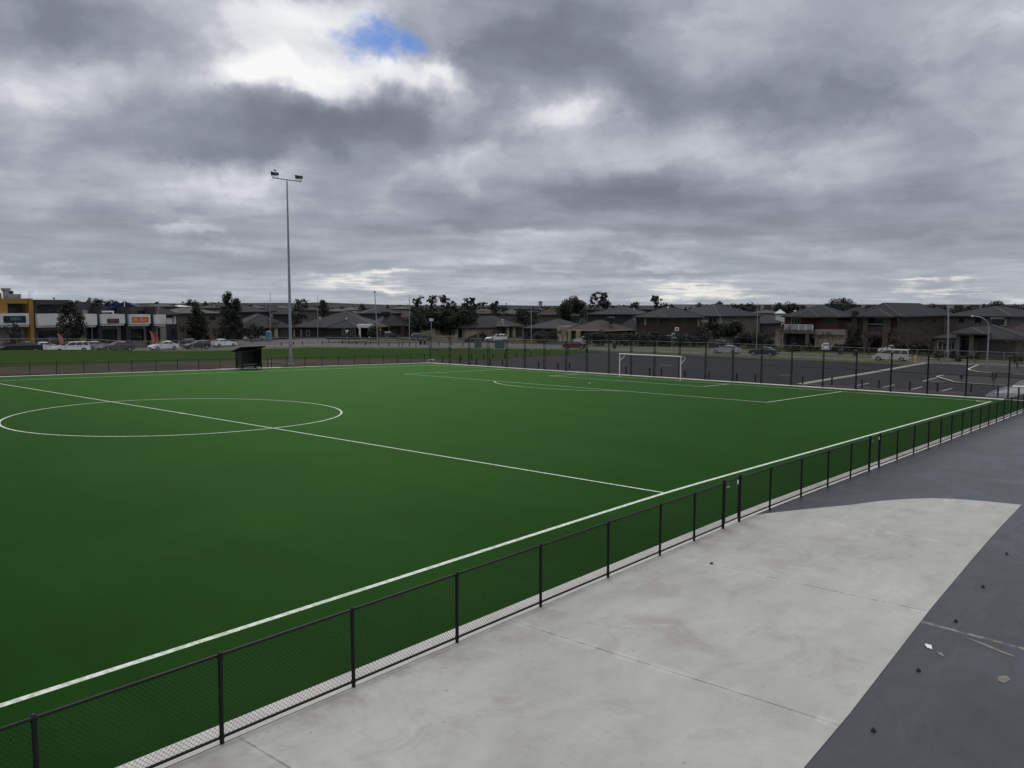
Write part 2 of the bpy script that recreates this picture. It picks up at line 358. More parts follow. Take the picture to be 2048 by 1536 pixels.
def ground_mat(name, build, rough=.9, spec=.2):
    m = bpy.data.materials.new(name); m.use_nodes = True; k = NG(m.node_tree); bs = m.node_tree.nodes['Principled BSDF']
    bs.inputs['Roughness'].default_value = rough; bs.inputs['Specular IOR Level'].default_value = spec
    o = k.n('ShaderNodeTexCoord').outputs['Object']; build(k, o, bs); M[name] = m; return m
def bumpn(k, bs, h, strength, dist):
    b = k.n('ShaderNodeBump'); b.inputs['Strength'].default_value = strength; b.inputs['Distance'].default_value = dist
    k.put(b.inputs['Height'], h); k.put(bs.inputs['Normal'], b.outputs[0])
def _turf(k, o, bs):
    st = k.v('MULTIPLY', o, (1, .22, 1))
    a = k.noise(o, .09, 4, .6); b = k.noise(st, .9, 5, .65); c = k.noise(o, 38, 3, .7); x = k.sep(o)
    roll = k.m('FRACT', k.m('MULTIPLY', k.m('ADD', x[0], k.m('MULTIPLY', k.noise(o, .3, 2), .3)), 1/7.6))                 # carpet rolls laid across the pitch
    band = k.m('SUBTRACT', k.mapr(roll, .46, .54), k.mapr(roll, .96, 1.0))
    roller = k.noise(k.v('MULTIPLY', o, (.16, 1.0, 1)), .5, 3, .5)
    h = k.m('ADD', k.m('ADD', k.m('MULTIPLY', a, .34), k.m('MULTIPLY', b, .26)), k.m('ADD', k.m('MULTIPLY', c, .30), k.m('ADD', k.m('MULTIPLY', roller, .14), k.m('MULTIPLY', band, .035))))
    col = k.ramp(h, [(.38, (.0055, .0265, .0038)), (.54, (.0095, .0425, .0060)), (.70, (.0175, .064, .0108))])
    infill = k.mapr(k.noise(o, .55, 5, .7), .60, .74)
    col = k.mix(k.m('MULTIPLY', infill, .28), col, (.030, .050, .018))
    k.put(bs.inputs['Base Color'], col)
    bumpn(k, bs, k.m('ADD', c, k.noise(o, 110, 2, .7)), .9, .02)
    gl = k.n('ShaderNodeBsdfGlossy'); gl.inputs['Color'].default_value = (.056, .126, .041, 1); gl.inputs['Roughness'].default_value = .55
    fr = k.n('ShaderNodeFresnel'); fr.inputs['IOR'].default_value = 1.4
    mx = k.n('ShaderNodeMixShader'); k.put(mx.inputs[0], fr.outputs[0]); k.t.links.new(bs.outputs[0], mx.inputs[1]); k.t.links.new(gl.outputs[0], mx.inputs[2])
    k.t.links.new(mx.outputs[0], k.t.nodes['Material Output'].inputs[0])
ground_mat('turf', _turf, .95, .0)
def _conc(k, o, bs):
    w = k.v('MULTIPLY', k.v('SUBTRACT', k.noise(o, .5, 3, .5, out=1), (.5, .5, .5)), (1.1, 1.1, 0))
    p = k.v('ADD', o, w)
    a = k.noise(p, .30, 6, .62, .2); b = k.noise(k.v('MULTIPLY', p, (.55, 1.5, 1)), 1.3, 6, .66, .35); c = k.noise(o, 30, 4, .7); broom = k.noise(k.v('MULTIPLY', o, (60, 1.5, 1)), 1.0, 3, .6)
    h = k.m('ADD', k.m('ADD', k.m('MULTIPLY', a, .50), k.m('MULTIPLY', b, .30)), k.m('ADD', k.m('MULTIPLY', c, .13), k.m('MULTIPLY', broom, .07)))
    col = k.ramp(h, [(.32, (.27, .265, .25)), (.44, (.36, .355, .338)), (.55, (.415, .412, .395)), (.70, (.50, .497, .48))])
    s = k.mapr(k.noise(p, .55, 6, .7, .4), .53, .70)                                             # smudges and dried puddles
    col = k.mix(k.m('MULTIPLY', s, .45), col, (.245, .235, .215))
    sp = k.n('ShaderNodeTexVoronoi'); k.put(sp.inputs['Vector'], k.v('ADD', o, k.v('MULTIPLY', k.noise(o, 3, 2, .5, out=1), (.3, .3, 0)))); sp.inputs['Scale'].default_value = 2.6
    col = k.mix(k.mapr(sp.outputs['Distance'], .03, .075, .55, 0), col, (.15, .14, .125))         # scattered spots of grit
    arc = k.n('ShaderNodeTexWave', wave_type='RINGS', rings_direction='Z'); k.put(arc.inputs['Vector'], k.v('MULTIPLY', k.v('ADD', o, (62.0, 7.5, 0)), (.9, .9, 0))); arc.inputs['Scale'].default_value = .8; arc.inputs['Distortion'].default_value = 16; arc.inputs['Detail'].default_value = 4; arc.inputs['Detail Scale'].default_value = .6
    col = k.mix(k.m('MULTIPLY', k.mapr(arc.outputs['Fac'], .8, 1.0, 0, .12), k.mapr(a, .45, .6)), col, (.30, .29, .27))   # trowel arcs
    x = k.sep(o)
    edge = k.m('MULTIPLY', k.mapr(x[1], -4.9, -3.7, 0, 1), k.mapr(k.noise(o, 1.4, 5, .7), .42, .62))  # grime washed along the fence line
    col = k.mix(k.m('MULTIPLY', edge, .5), col, (.24, .225, .20))
    jx = k.m('ADD', k.m('MULTIPLY_ADD', x[0], 1/6.02, 70.85/6.02+100), k.m('MULTIPLY', k.m('SUBTRACT', k.noise(o, .7, 2), .5), .006))
    j = k.m('ABSOLUTE', k.m('SUBTRACT', k.m('FRACT', k.m('ADD', jx, .5)), .5))
    grim = k.mapr(k.noise(o, 1.1, 4, .7), .36, .56)
    col = k.mix(k.m('MULTIPLY', k.mapr(j, .0013, .0042, .8, 0), k.m('MULTIPLY_ADD', grim, .6, .4)), col, (.12, .115, .105))
    col = k.mix(k.m('MULTIPLY', k.mapr(j, .003, .03, .30, 0), k.mapr(b, .4, .6)), col, (.62, .615, .59))
    k.put(bs.inputs['Base Color'], col); bumpn(k, bs, k.m('ADD', h, k.m('MULTIPLY', k.mapr(j, .0006, .002, 0, 1), .8)), .25, .02)
ground_mat('concrete', _conc, .8, .2)
def _char(k, o, bs):
    w = k.v('MULTIPLY', k.v('SUBTRACT', k.noise(o, .3, 3, .5, out=1), (.5, .5, .5)), (4.0, 2.5, 0))
    p = k.v('ADD', o, w)
    a = k.noise(p, .5, 6, .6, .7); b = k.noise(k.v('MULTIPLY', p, (.6, 2.2, 1)), 1.1, 6, .66, 1.0); c = k.noise(o, 30, 4, .65)
    h = k.m('ADD', k.m('ADD', k.m('MULTIPLY', a, .45), k.m('MULTIPLY', b, .41)), k.m('MULTIPLY', c, .14))
    col = k.ramp(h, [(.34, (.014, .0155, .0205)), (.47, (.023, .025, .032)), (.58, (.033, .036, .045)), (.70, (.056, .060, .072))])
    x = k.sep(o)
    # efflorescence along the joint lines of the strip by the pavilion
    jx = k.m('MULTIPLY_ADD', k.m('ADD', x[0], k.m('MULTIPLY', k.m('ADD', x[1], 10.0), -.12)), 1/6.02, 59.5/6.02+100)
    jn = k.m('ADD', jx, k.m('MULTIPLY', k.m('SUBTRACT', k.noise(o, 5, 3), .5), .022))
    j = k.m('ABSOLUTE', k.m('SUBTRACT', k.m('FRACT', k.m('ADD', jn, .5)), .5))
    wear = k.mapr(k.noise(o, 2.3, 4, .7), .38, .56)
    strip = k.mapr(x[1], -9.5, -9.9, 0, 1); near = k.m('MULTIPLY', k.mapr(x[0], -53, -56, 0, 1), k.mapr(x[0], -64, -62.5, 0, 1))
    col = k.mix(k.m('MULTIPLY', k.m('MULTIPLY', k.mapr(j, .004, .012, .75, 0), wear), k.m('MULTIPLY', strip, near)), col, (.34, .28, .22))
    k.put(bs.inputs['Base Color'], col); bumpn(k, bs, h, .2, .02); k.put(bs.inputs['Roughness'], k.mapr(h, .35, .7, .46, .36))
ground_mat('charcoal', _char, .42, .62)
def _asph(base):
    def f(k, o, bs):
        a = k.noise(o, .07, 4, .6, .5); b = k.noise(k.v('MULTIPLY', o, (1.4, .3, 1)), .35, 4, .6); c = k.noise(o, 6, 4, .7)
        h = k.m('ADD', k.m('ADD', k.m('MULTIPLY', a, .5), k.m('MULTIPLY', b, .3)), k.m('MULTIPLY', c, .2))
        k.put(bs.inputs['Base Color'], k.ramp(h, [(.32, tuple(x*.75 for x in base)), (.55, base), (.72, tuple(x*1.4 for x in base))]))
        bumpn(k, bs, c, .2, .02)
    return f
ground_mat('asphalt_new', _asph((.0185, .0195, .0225)), .85, .08)
ground_mat('asphalt', _asph((.034, .035, .038)), .9, .06)
ground_mat('road_grey', _asph((.085, .084, .082)), .85, .12)
ground_mat('pale_slab', _asph((.27, .26, .235)), .85, .25)
def _earth(k, o, bs):
    a = k.noise(o, .12, 5, .6, .6); b = k.noise(k.v('MULTIPLY', o, (.35, 1.3, 1)), .5, 5, .65); c = k.noise(o, 4, 4, .7)
    h = k.m('ADD', k.m('ADD', k.m('MULTIPLY', a, .45), k.m('MULTIPLY', b, .35)), k.m('MULTIPLY', c, .2))
    col = k.ramp(h, [(.34, (.034, .028, .022)), (.5, (.056, .046, .037)), (.62, (.085, .072, .058)), (.75, (.17, .15, .13))])
    gr = k.mapr(k.noise(o, .21, 5, .6), .55, .7)
    k.put(bs.inputs['Base Color'], k.mix(k.m('MULTIPLY', gr, .6), col, (.045, .06, .025))); bumpn(k, bs, h, .5, .06)
ground_mat('earth', _earth, .95, .04)
def _grass(d, l, dry):
    def f(k, o, bs):
        a = k.noise(o, .08, 5, .6); b = k.noise(o, .9, 5, .65); c = k.noise(o, 9, 3, .7)
        h = k.m('ADD', k.m('ADD', k.m('MULTIPLY', a, .4), k.m('MULTIPLY', b, .35)), k.m('MULTIPLY', c, .25))
        col = k.ramp(h, [(.35, d), (.65, l)])
        k.put(bs.inputs['Base Color'], k.mix(k.mapr(k.noise(o, .17, 5, .65), .5, .66, 0, .8), col, dry)); bumpn(k, bs, k.m('ADD', b, c), .7, .08)
        bs.inputs['Sheen Weight'].default_value = .08; bs.inputs['Sheen Tint'].default_value = (.7, .85, .5, 1)
    return f
ground_mat('grass', _grass((.013, .033, .006), (.027, .053, .011), (.032, .047, .013)), .95, .0)
ground_mat('grass_rough', _grass((.034, .042, .013), (.075, .082, .030), (.08, .068, .04)), .95, .03)
ground_mat('yard', _grass((.018, .020, .012), (.036, .037, .022), (.045, .039, .029)), .95, .03)
# ------------------------------------------------------------------ ground sheets that follow the falls of the site
XC = [-100, -80, -66, -60, -57, -55, -54, -53, -52.4, -51.8, -51, -50, -48, -45, -40, -30, -20, -10, 0, 3, 6, 8, 10, 12, 14, 16, 18, 20, 22, 24, 26, 60, 120, 250, 500]
def sheet(name, polys, off, mat, lift=None, side=0):
    bm = bmesh.new()
    for poly in (polys if isinstance(polys[0][0], (tuple, list, Vector)) else [polys]):
        bm.faces.new([bm.verts.new((p[0], p[1], 0)) for p in poly])
    for X in XC: bmesh.ops.bisect_plane(bm, geom=bm.verts[:]+bm.edges[:]+bm.faces[:], plane_co=(X, 0, 0), plane_no=(1, 0, 0))
    for Y in (-3, HY, PW+3): bmesh.ops.bisect_plane(bm, geom=bm.verts[:]+bm.edges[:]+bm.faces[:], plane_co=(0, Y, 0), plane_no=(0, 1, 0))
    if side:
        r = bmesh.ops.extrude_face_region(bm, geom=bm.faces[:])
        top = [e for e in r['geom'] if isinstance(e, bmesh.types.BMVert)]
        for v in bm.verts: v.co.z = G(v.co.x, v.co.y)+off-side
        for v in top: v.co.z += side
    else:
        for v in bm.verts: v.co.z = G(v.co.x, v.co.y)+off+(lift(v.co) if lift else 0)
    bmesh.ops.recalc_face_normals(bm, faces=bm.faces[:])
    if not side:
        for f in bm.faces:
            if f.normal.z < 0: f.normal_flip()
    me = bpy.data.meshes.new(name); bm.to_mesh(me); bm.free(); me.materials.append(mat)
    o = link(name, me); o['kind'] = 'structure'; return o
def rect(x0, y0, x1, y1): return [(x0, y0), (x1, y0), (x1, y1), (x0, y1)]
sheet('ground', rect(-2500, -2500, 6000, 6000), -.06, M['yard'])
sheet('turf', rect(-128, -3.12, 2.75, 68.7), 0, M['turf'])
sheet('kerb', [rect(-128, -3.62, 60, -3.12), rect(-128, 68.7, 3.7, 69.35), rect(2.75, -3.12, 3.75, 68.7)], .012, M['kerb'])
sheet('charcoal_paving', rect(-128, -45, 60, -3.62), -.004, M['charcoal'])
ap = [(-128, -3.62), (-53.3, -3.62), (-52.6, -3.93), (-51.2, -4.6), (-49.9, -5.27), (-48.5, -5.8), (-47.4, -6.43), (-46.75, -6.95), (-46.35, -7.5), (-46.0, -8.3), (-45.75, -9.40), (-49.9, -9.51), (-58.6, -9.8), (-64.4, -10.07), (-66.4, -10.12), (-128, -10.3)]
sheet('concrete_paving', ap, .004, M['concrete'])
sheet('bare_earth', [(-128, 69.35), (9.5, 69.35), (9.5, 72), (6, 80), (-6, 86), (-25, 87), (-50, 84), (-90, 86), (-128, 85)], -.03, M['earth'])
sheet('grass_field', [[(-128, 85), (-90, 86), (-50, 84), (-25, 87), (-6, 86), (6, 80), (9.5, 72), (9.5, 69.6), (47, 69.6), (49, 76), (38, 93.5), (25, 108), (18, 118), (-128, 118)]], -.034, M['grass'], lift=lambda c: .55*sstep(100, 112, c.y)*sstep(-8, -26, c.x))
sheet('rough_grass_strip', [[(-128, 117.2), (18.4, 117.2), (25, 107.5), (38, 93), (49, 75.5), (46.5, 69.65), (46.5, 18), (51.2, 18), (51.2, 70), (52, 78), (41, 97), (28, 112), (21, 121), (-128, 121)]], -.02, M['grass_rough'], lift=lambda c: .55*sstep(-8, -26, c.x)*sstep(123, 117, c.y))
sheet('empty_car_park', rect(3.75, 17.9, 46.5, 69.2), -.02, M['asphalt_new'])
sheet('second_car_park', rect(3.75, -3.62, 50.5, 17.3), -.024, M['asphalt'])
sheet('kerb_path', rect(4.8, 17.25, 51, 18.05), .09, M['pale_slab'], side=.13)
sheet('road', [(51.4, -60), (61, -60), (61, 70), (63, 92), (60, 108), (52, 118), (40, 124), (36, 126), (36, 137), (-128, 137), (-128, 121), (21, 121.2), (28, 112.2), (41, 97.2), (52, 78.2), (51.4, 70)], -.04, M['road_grey'])
sheet('forecourt', rect(-128, 137, 60, 158), -.036, M['road_grey'])
M['pavement'] = pm('pavement_concrete', (.16, .155, .14), .9, .12, .6, spec=.1)
sheet('pavement', [rect(64, -60, 66, 88), [(62, 119), (64, 120), (46, 133), (45, 131)], rect(8, 128, 30, 131)], -.02, M['pavement'])
sheet('verge', [rect(61, -60, 64, 88), rect(66, -60, 74, 88)], -.035, M['grass_rough'])
# pitch markings (turf fibres of another colour, let in almost flush)
def ring(c, r, w, a0=0, a1=2*math.pi, n=72):
    out = []
    for i in range(n):
        t, u = a0+(a1-a0)*i/n, a0+(a1-a0)*(i+1)/n
        out.append([(c[0]+q*math.cos(k), c[1]+q*math.sin(k)) for q, k in ((r-w/2, t), (r+w/2, t), (r+w/2, u), (r-w/2, u))])
    return out
lw = .055
L_ = [rect(-122, -.075, lw, .075), rect(-122, PW-lw, lw, PW+lw), rect(-lw, .075, lw, PW-lw), rect(HX-lw, .075, HX+lw, PW-lw)]
L_ += [rect(-16.5, HY-20.16-lw, -lw, HY-20.16+lw), rect(-16.5, HY+20.16-lw, -lw, HY+20.16+lw), rect(-16.5-lw, HY-20.16-lw, -16.5+lw, HY+20.16+lw)]
L_ += [rect(-5.5, HY-9.16-lw, -lw, HY-9.16+lw), rect(-5.5, HY+9.16-lw, -lw, HY+9.16+lw), rect(-5.5-lw, HY-9.16-lw, -5.5+lw, HY+9.16+lw)]
a_ = math.acos(5.5/9.15)
L_ += ring((HX, HY), 9.15, .11)
L_ += ring((-11, HY), 9.15, .11, math.pi-a_, math.pi+a_, 24)+ring((-11, HY), .08, .16, n=12)
L_ += ring((0, 0), 1, .1, math.pi/2, math.pi, 8)+ring((0, PW), 1, .1, math.pi, 1.5*math.pi, 8)+ring((HX, HY), .08, .16, n=12)
sheet('pitch_markings', L_, .004, M['line'])
# hills on the skyline
def ridge(pts, d, depth, mat):
    mb = MB(); n = len(pts)
    vs = []
    for px, py in pts: p = pt(px, py, d); vs.append((p.x, p.y, max(p.z, -1)))
    for px, py in pts: p = pt(px, py, d-depth); vs.append((p.x, p.y, -3))
    for px, py in pts: p = pt(px, py, d+depth); vs.append((p.x, p.y, -3))
    mb.add(vs, [(i, i+1, n+i+1, n+i) for i in range(n-1)]+[(i+1, i, 2*n+i, 2*n+i+1) for i in range(n-1)], True)
    return tag(mb.build('hill', mat), kind='structure')
ridge([(-260, 610), (-60, 607), (60, 606), (160, 609), (250, 607), (300, 606), (360, 607), (440, 605), (500, 606), (560, 605.5), (600, 606), (640, 604.5), (700, 607), (760, 609), (840, 611), (960, 612), (1100, 612), (1300, 612)], 2600, 1200, M['hill'])
ridge([(500, 613), (700, 611), (800, 609.5), (900, 611), (1000, 610), (1080, 611.5), (1200, 610.5), (1320, 611), (1500, 612), (1800, 612.5), (2100, 612), (2400, 611)], 1500, 500, M['hill'])
# ------------------------------------------------------------------ fences
def chain(mb, a, b, z0, z1, p=.071, r=.002, over=None):
    """woven diamonds between two ground points: straight diagonals clipped to the panel"""
    a, b = Vector(a), Vector(b); L = (b-a).length; d = (b-a)/L; h = z1-z0
    nrm = Vector((-d.y, d.x, 0)).normalized()
    for sg in (1, -1):
        n = int((L+h)/p)
        for i in range(n+1):
            s0 = -h+i*p; t0, t1 = 0, h
            s1 = s0+h
            if s0 < 0: t0 = -s0; s0 = 0
            if s1 > L: t1 = h-(s1-L); s1 = L
            if t1-t0 < .02: continue
            if sg < 0: q0, q1 = L-s0, L-s1
            else: q0, q1 = s0, s1
            A = a+d*q0+Vector((0, 0, z0+t0))+nrm*(.003*sg); B_ = a+d*q1+Vector((0, 0, z0+t1))+nrm*(.003*sg)
            mb.tube(A, B_, r, r, 3, False, False)
def gpt(X, Y, dz=0): return Vector((X, Y, G(X, Y)+dz))
def long_fence(name, label, pts, H, post_r=.032, rail_r=.024, group=None, wire=.0026, p=.071, gates=(), gaps=(), zb=.09, midrail=False):
    o = thing(name, label, 'fence', pts[0])
    org = Vector(pts[0]); post = MB().tube((0, 0, -.05), (0, 0, H), post_r, n=8).tube((0, 0, H), (0, 0, H+.02), post_r*1.12, post_r*.5, 8).tube((0, 0, H-.075), (0, 0, H-.035), post_r*1.28, n=8).tube((0, 0, zb-.02), (0, 0, zb+.025), post_r*1.28, n=8).tube((0, 0, H*.52), (0, 0, H*.52+.012), post_r*1.12, n=8).mesh('post', M['black_metal'])
    tall = MB().tube((0, 0, -.05), (0, 0, H+.06), post_r*1.3, n=8).tube((0, 0, H+.06), (0, 0, H+.09), post_r*1.4, post_r*.7, 8).mesh('gate_post', M['black_metal'])
    top, bot, net = MB(), MB(), MB()
    gp_ = set(i for gt in gates for i in (gt, gt+1))
    for i, P in enumerate(pts):
        po = link('gate_post' if i in gp_ else 'post', tall if i in gp_ else post, o, Vector(P)-org); po.rotation_euler = (random.gauss(0, .005), random.gauss(0, .006), random.uniform(0, 6))
    for i, (A, B_) in enumerate(zip(pts, pts[1:])):
        A, B_ = Vector(A)-org, Vector(B_)-org
        if i in gaps:
            bot.tube(A+Vector((0, 0, zb)), B_+Vector((0, 0, zb)), rail_r*.95, n=8); top.tube(A+Vector((0, 0, H-.03)), B_+Vector((0, 0, H-.03)), rail_r, n=8); continue
        if i in gates:
            d = (B_-A).normalized(); a2, b2 = A+d*.09, B_-d*.09; up = Vector((0, 0, 1))
            f = MB().tube(a2+up*.13, a2+up*H, .021).tube(b2+up*.13, b2+up*H, .021).tube(a2+up*.13, b2+up*.13, .021).tube(a2+up*H, b2+up*H, .021)
            chain(f, a2, b2, .14, H, p, wire); gt = f.build('gate', M['black_metal'], o)
            n_ = Vector((-d.y, d.x, 0))
            MB().bar(a2+up*(H-.16)+n_*-.03, a2+up*(H-.16)+n_*-.03+d*.2, .03, .03).bar(a2+up*(H-.16)+d*.1-n_*.03, a2+up*(H-.02)+d*.1-n_*.03, .012, .012).build('latch', M['galv'], gt)
            MB().box(-.035, -.006, -.07, .035, .006, .05).build('tag', M['white_paint'], gt, b2+up*(H-.1)-d*.12-n_*.03)
            for k in (.3, H-.25): MB().tube(a2+up*(k-.05)-d*.05, a2+up*(k+.05)-d*.05, .03).build('hinge', M['black_metal'], gt)
            continue
        top.tube(A+Vector((0, 0, H-.03)), B_+Vector((0, 0, H-.03)), rail_r, n=8)
        bot.tube(A+Vector((0, 0, zb)), B_+Vector((0, 0, zb)), rail_r*.95, n=8)
        chain(net, A, B_, zb, H-.03, p, wire)
    top.build('top_rail', M['black_metal'], o); bot.build('bottom_rail', M['black_metal'], o); net.build('wire_mesh', M['black_wire'], o)
    return o
NX = [-83.5, -81, -78.5, -76, -73.5, -71.1, -68.74, -66.32, -63.83, -61.33, -59.0, -57.21, -55.51, -54.47, -52.3, -49.75, -47.26, -44.85, -42.66, -41.4, -38.88, -36.3, -33.8, -31.5, -29.25, -26.95, -24.8]
while NX[-1] < 0: NX.append(NX[-1]+2.32)
NX[-1] = 2.9
near = [gpt(X, -3.62, .012) for X in NX]
long_fence('chain_link_fence', 'low black chain link fence between the near touchline and the concrete paving', near, 1.32, gates=(NX.index(-55.51), NX.index(-42.66)))
FX = [-62.0+2.45*i for i in range(6)]+[-47.16, -44.83, -42.35, -40.0, -37.7, -35.2, -32.9, -30.5, -28.0, -25.9, -21.5, -19.4, -16.9, -14.4, -11.9, -9.4, -7.0, -4.6, -2.2, .2, 2.8]
FX = [x for i, x in enumerate(FX) if i == 0 or x-FX[i-1] > .8]
far = [gpt(X, 69.3) for X in FX]
long_fence('chain_link_fence', 'low black chain link fence along the far touchline beside the dugout', far, 1.21, gaps=(FX.index(-25.9),), wire=.0022, p=.09)
# tall fence behind the goal line: paired posts and three rails, raised behind the goal
def tall_fence():
    YS = [68.9, 65.2, 61.6, 58.2, 55.1, 52.1, 49.0, 45.7, 42.7, 39.6, 36.6, 33.6, 30.5, 27.4, 24.3, 21.2, 18.1, 15.0, 11.9, 8.8, 5.7, 2.6, -.6, -3.62]
    X = 3.42; o = thing('tall_chain_link_fence', 'tall black chain link fence behind the goal line, higher behind the goal', 'fence', gpt(X, YS[0])); org = gpt(X, YS[0])
    pm_ = {}
    for h in (3.6, 4.6):
        mb = MB().tube((0, 0, -.05), (0, 0, h), .036, n=8).tube((.26, 0, -.05), (.26, 0, h*.985), .036, n=8)
        for k in (.08, .33, .6, .97): mb.box(-.06, -.06, h*k-.06, .32, .06, h*k+.02)
        mb.tube((0, 0, h), (0, 0, h+.04), .047, .02, 8)
        pm_[h] = mb.mesh('post', M['black_metal'])
    hs = [4.6 if 21 < (a+b)/2 < 43 else 3.6 for a, b in zip(YS, YS[1:])]
    top, mid, bot, net = MB(), MB(), MB(), MB()
    for i, y in enumerate(YS):
        h = max(hs[max(0, i-1)], hs[min(i, len(hs)-1)])
        link('post', pm_[h], o, gpt(X, y)-org)
    for i, (a, b) in enumerate(zip(YS, YS[1:])):
        A, B_ = gpt(X, a)-org, gpt(X, b)-org; h = hs[i]
        for mb, zz in ((top, h-.04), (mid, h*.52), (bot, .12)): mb.tube(A+Vector((0, 0, zz)), B_+Vector((0, 0, zz)), .022, n=6)
        chain(net, A, B_, .1, h-.04, .10, .0019)
    top.build('top_rail', M['black_metal'], o); mid.build('middle_rail', M['black_metal'], o); bot.build('bottom_rail', M['black_metal'], o); net.build('wire_mesh', M['black_wire'], o)
tall_fence()
# galvanised fence in front of the parked cars on the left
def galv_fence():
    pts = []; path = [(-58, 117.3), (-20, 118.2), (-8, 121.5), (3.5, 125), (12, 123.2)]
    for (x0, y0), (x1, y1) in zip(path, path[1:]):
        n = max(1, round(math.hypot(x1-x0, y1-y0)/2.25))
        pts += [(x0+(x1-x0)*i/n, y0+(y1-y0)*i/n) for i in range(n)]
    pts.append(path[-1]); P3 = [gpt(*p, .55*sstep(-8, -26, p[0])*sstep(123, 117, p[1])-.02) for p in pts]
    o = thing('galvanised_fence', 'pale galvanised wire fence in front of the parked cars at left', 'fence', P3[0])
    pst = MB().tube((0, 0, -.1), (0, 0, 1.62), .036, n=6).tube((0, 0, 1.62), (0, 0, 1.66), .042, .02, 6).mesh('post', M['galv'])
    r, net = MB(), MB()
    for i, p in enumerate(P3):
        link('post', pst, o, p-P3[0])
        if i: r.tube(P3[i-1]-P3[0]+V(0, 0, 1.58), p-P3[0]+V(0, 0, 1.58), .022, n=5); chain(net, P3[i-1]-P3[0], p-P3[0], .1, 1.56, .15, .0018)
    r.build('top_rail', M['galv'], o); net.build('wire_mesh', M['galv_dull'], o)
galv_fence()
# temporary fence panels on blocks round the car park
def panel_meshes(L, H):
    f = MB().tube((.02, 0, .02), (.02, 0, H), .019, n=6).tube((L-.02, 0, .02), (L-.02, 0, H), .019, n=6).tube((.02, 0, .16), (L-.02, 0, .16), .015, n=5).tube((.02, 0, H), (L-.02, 0, H), .019, n=6)
    w = MB()
    n = int(L/.12)
    for i in range(1, n): w.tube((L*i/n, 0, .16), (L*i/n, 0, H), .0018, n=3, cap=False, smooth=False)
    for i in range(1, 6): w.tube((0, .004, .16+(H-.16)*i/6), (L, .004, .16+(H-.16)*i/6), .0018, n=3, cap=False, smooth=False)
    ft = MB(); ft.prism([(-.36, -.11), (.36, -.11), (.36, .11), (-.36, .11)], -.02, .08); ft.prism([(-.30, -.08), (.30, -.08), (.30, .08), (-.30, .08)], .08, .13)
    return f.mesh('frame', M['galv']), w.mesh('infill', M['galv_dull']), ft.mesh('foot', M['pale_slab']), L
def temp_run(path, step, H, lab, start=0):
    k = start; ordn = ['first', 'second', 'third', 'fourth', 'fifth', 'sixth', 'seventh', 'eighth', 'ninth', 'tenth', 'eleventh', 'twelfth', 'thirteenth', 'fourteenth', 'fifteenth', 'sixteenth', 'seventeenth', 'eighteenth', 'nineteenth', 'twentieth']
    segs = []
    for a, b in zip(path, path[1:]):
        L = math.hypot(b[0]-a[0], b[1]-a[1]); n = max(1, round(L/step)); segs += [(a[0]+(b[0]-a[0])*i/n, a[1]+(b[1]-a[1])*i/n, L/n, math.atan2(b[1]-a[1], b[0]-a[0])) for i in range(n)]
    ms = panel_meshes(step, H)
    for i, (x_, y_, L, rz) in enumerate(segs):
        o = thing('temporary_fence_panel', lab % (ordn[i] if i < 20 else 'twenty-'+ordn[i-20]), 'fence panel', gpt(x_, y_), rz+random.uniform(-.012, .012), 'temporary fence panels round the car park')
        for m_, nm in ((ms[0], 'frame'), (ms[1], 'infill')):
            c = link(nm, m_, o); c.scale = (L/step, 1, 1)
        link('foot', ms[2], o, (L, 0, 0), math.pi/2)
temp_run([(12.2, 123.2), (17, 121), (23, 117), (38, 93.6), (42, 82), (47.4, 70.7)], 3.4, 1.86, '%s temporary fence panel right of the black dugout along the grass')
temp_run([(47.4, 70.6), (50.6, 61), (51.0, 45), (50.4, 26), (50.8, 8), (50.6, -12)], 3.4, 1.92, '%s temporary fence panel from the maroon car along the empty car park')
# ------------------------------------------------------------------ goal
def goal():
    o = thing('football_goal', 'white football goal frame without a net on the far goal line', 'goal', gpt(0, HY))
    H, w = 2.44, 3.72
    for s in (-1, 1):
        MB().tube((0, s*w, -.02), (0, s*w, H+.06), .06, n=12).build('post', M['white_paint'], o)
        b = MB().path([(.02, s*w, H), (.78, s*w, H), (.92, s*w, H-.05), (.95, s*w, H-.16), (.86, s*w, H-.28), (.02, s*w, H-.72)], .019, 6)
        b.build('net_stay', M['white_paint'], o)
    MB().tube((0, -w-.06, H+.06), (0, w+.06, H+.06), .06, n=12).build('crossbar', M['white_paint'], o)
goal()
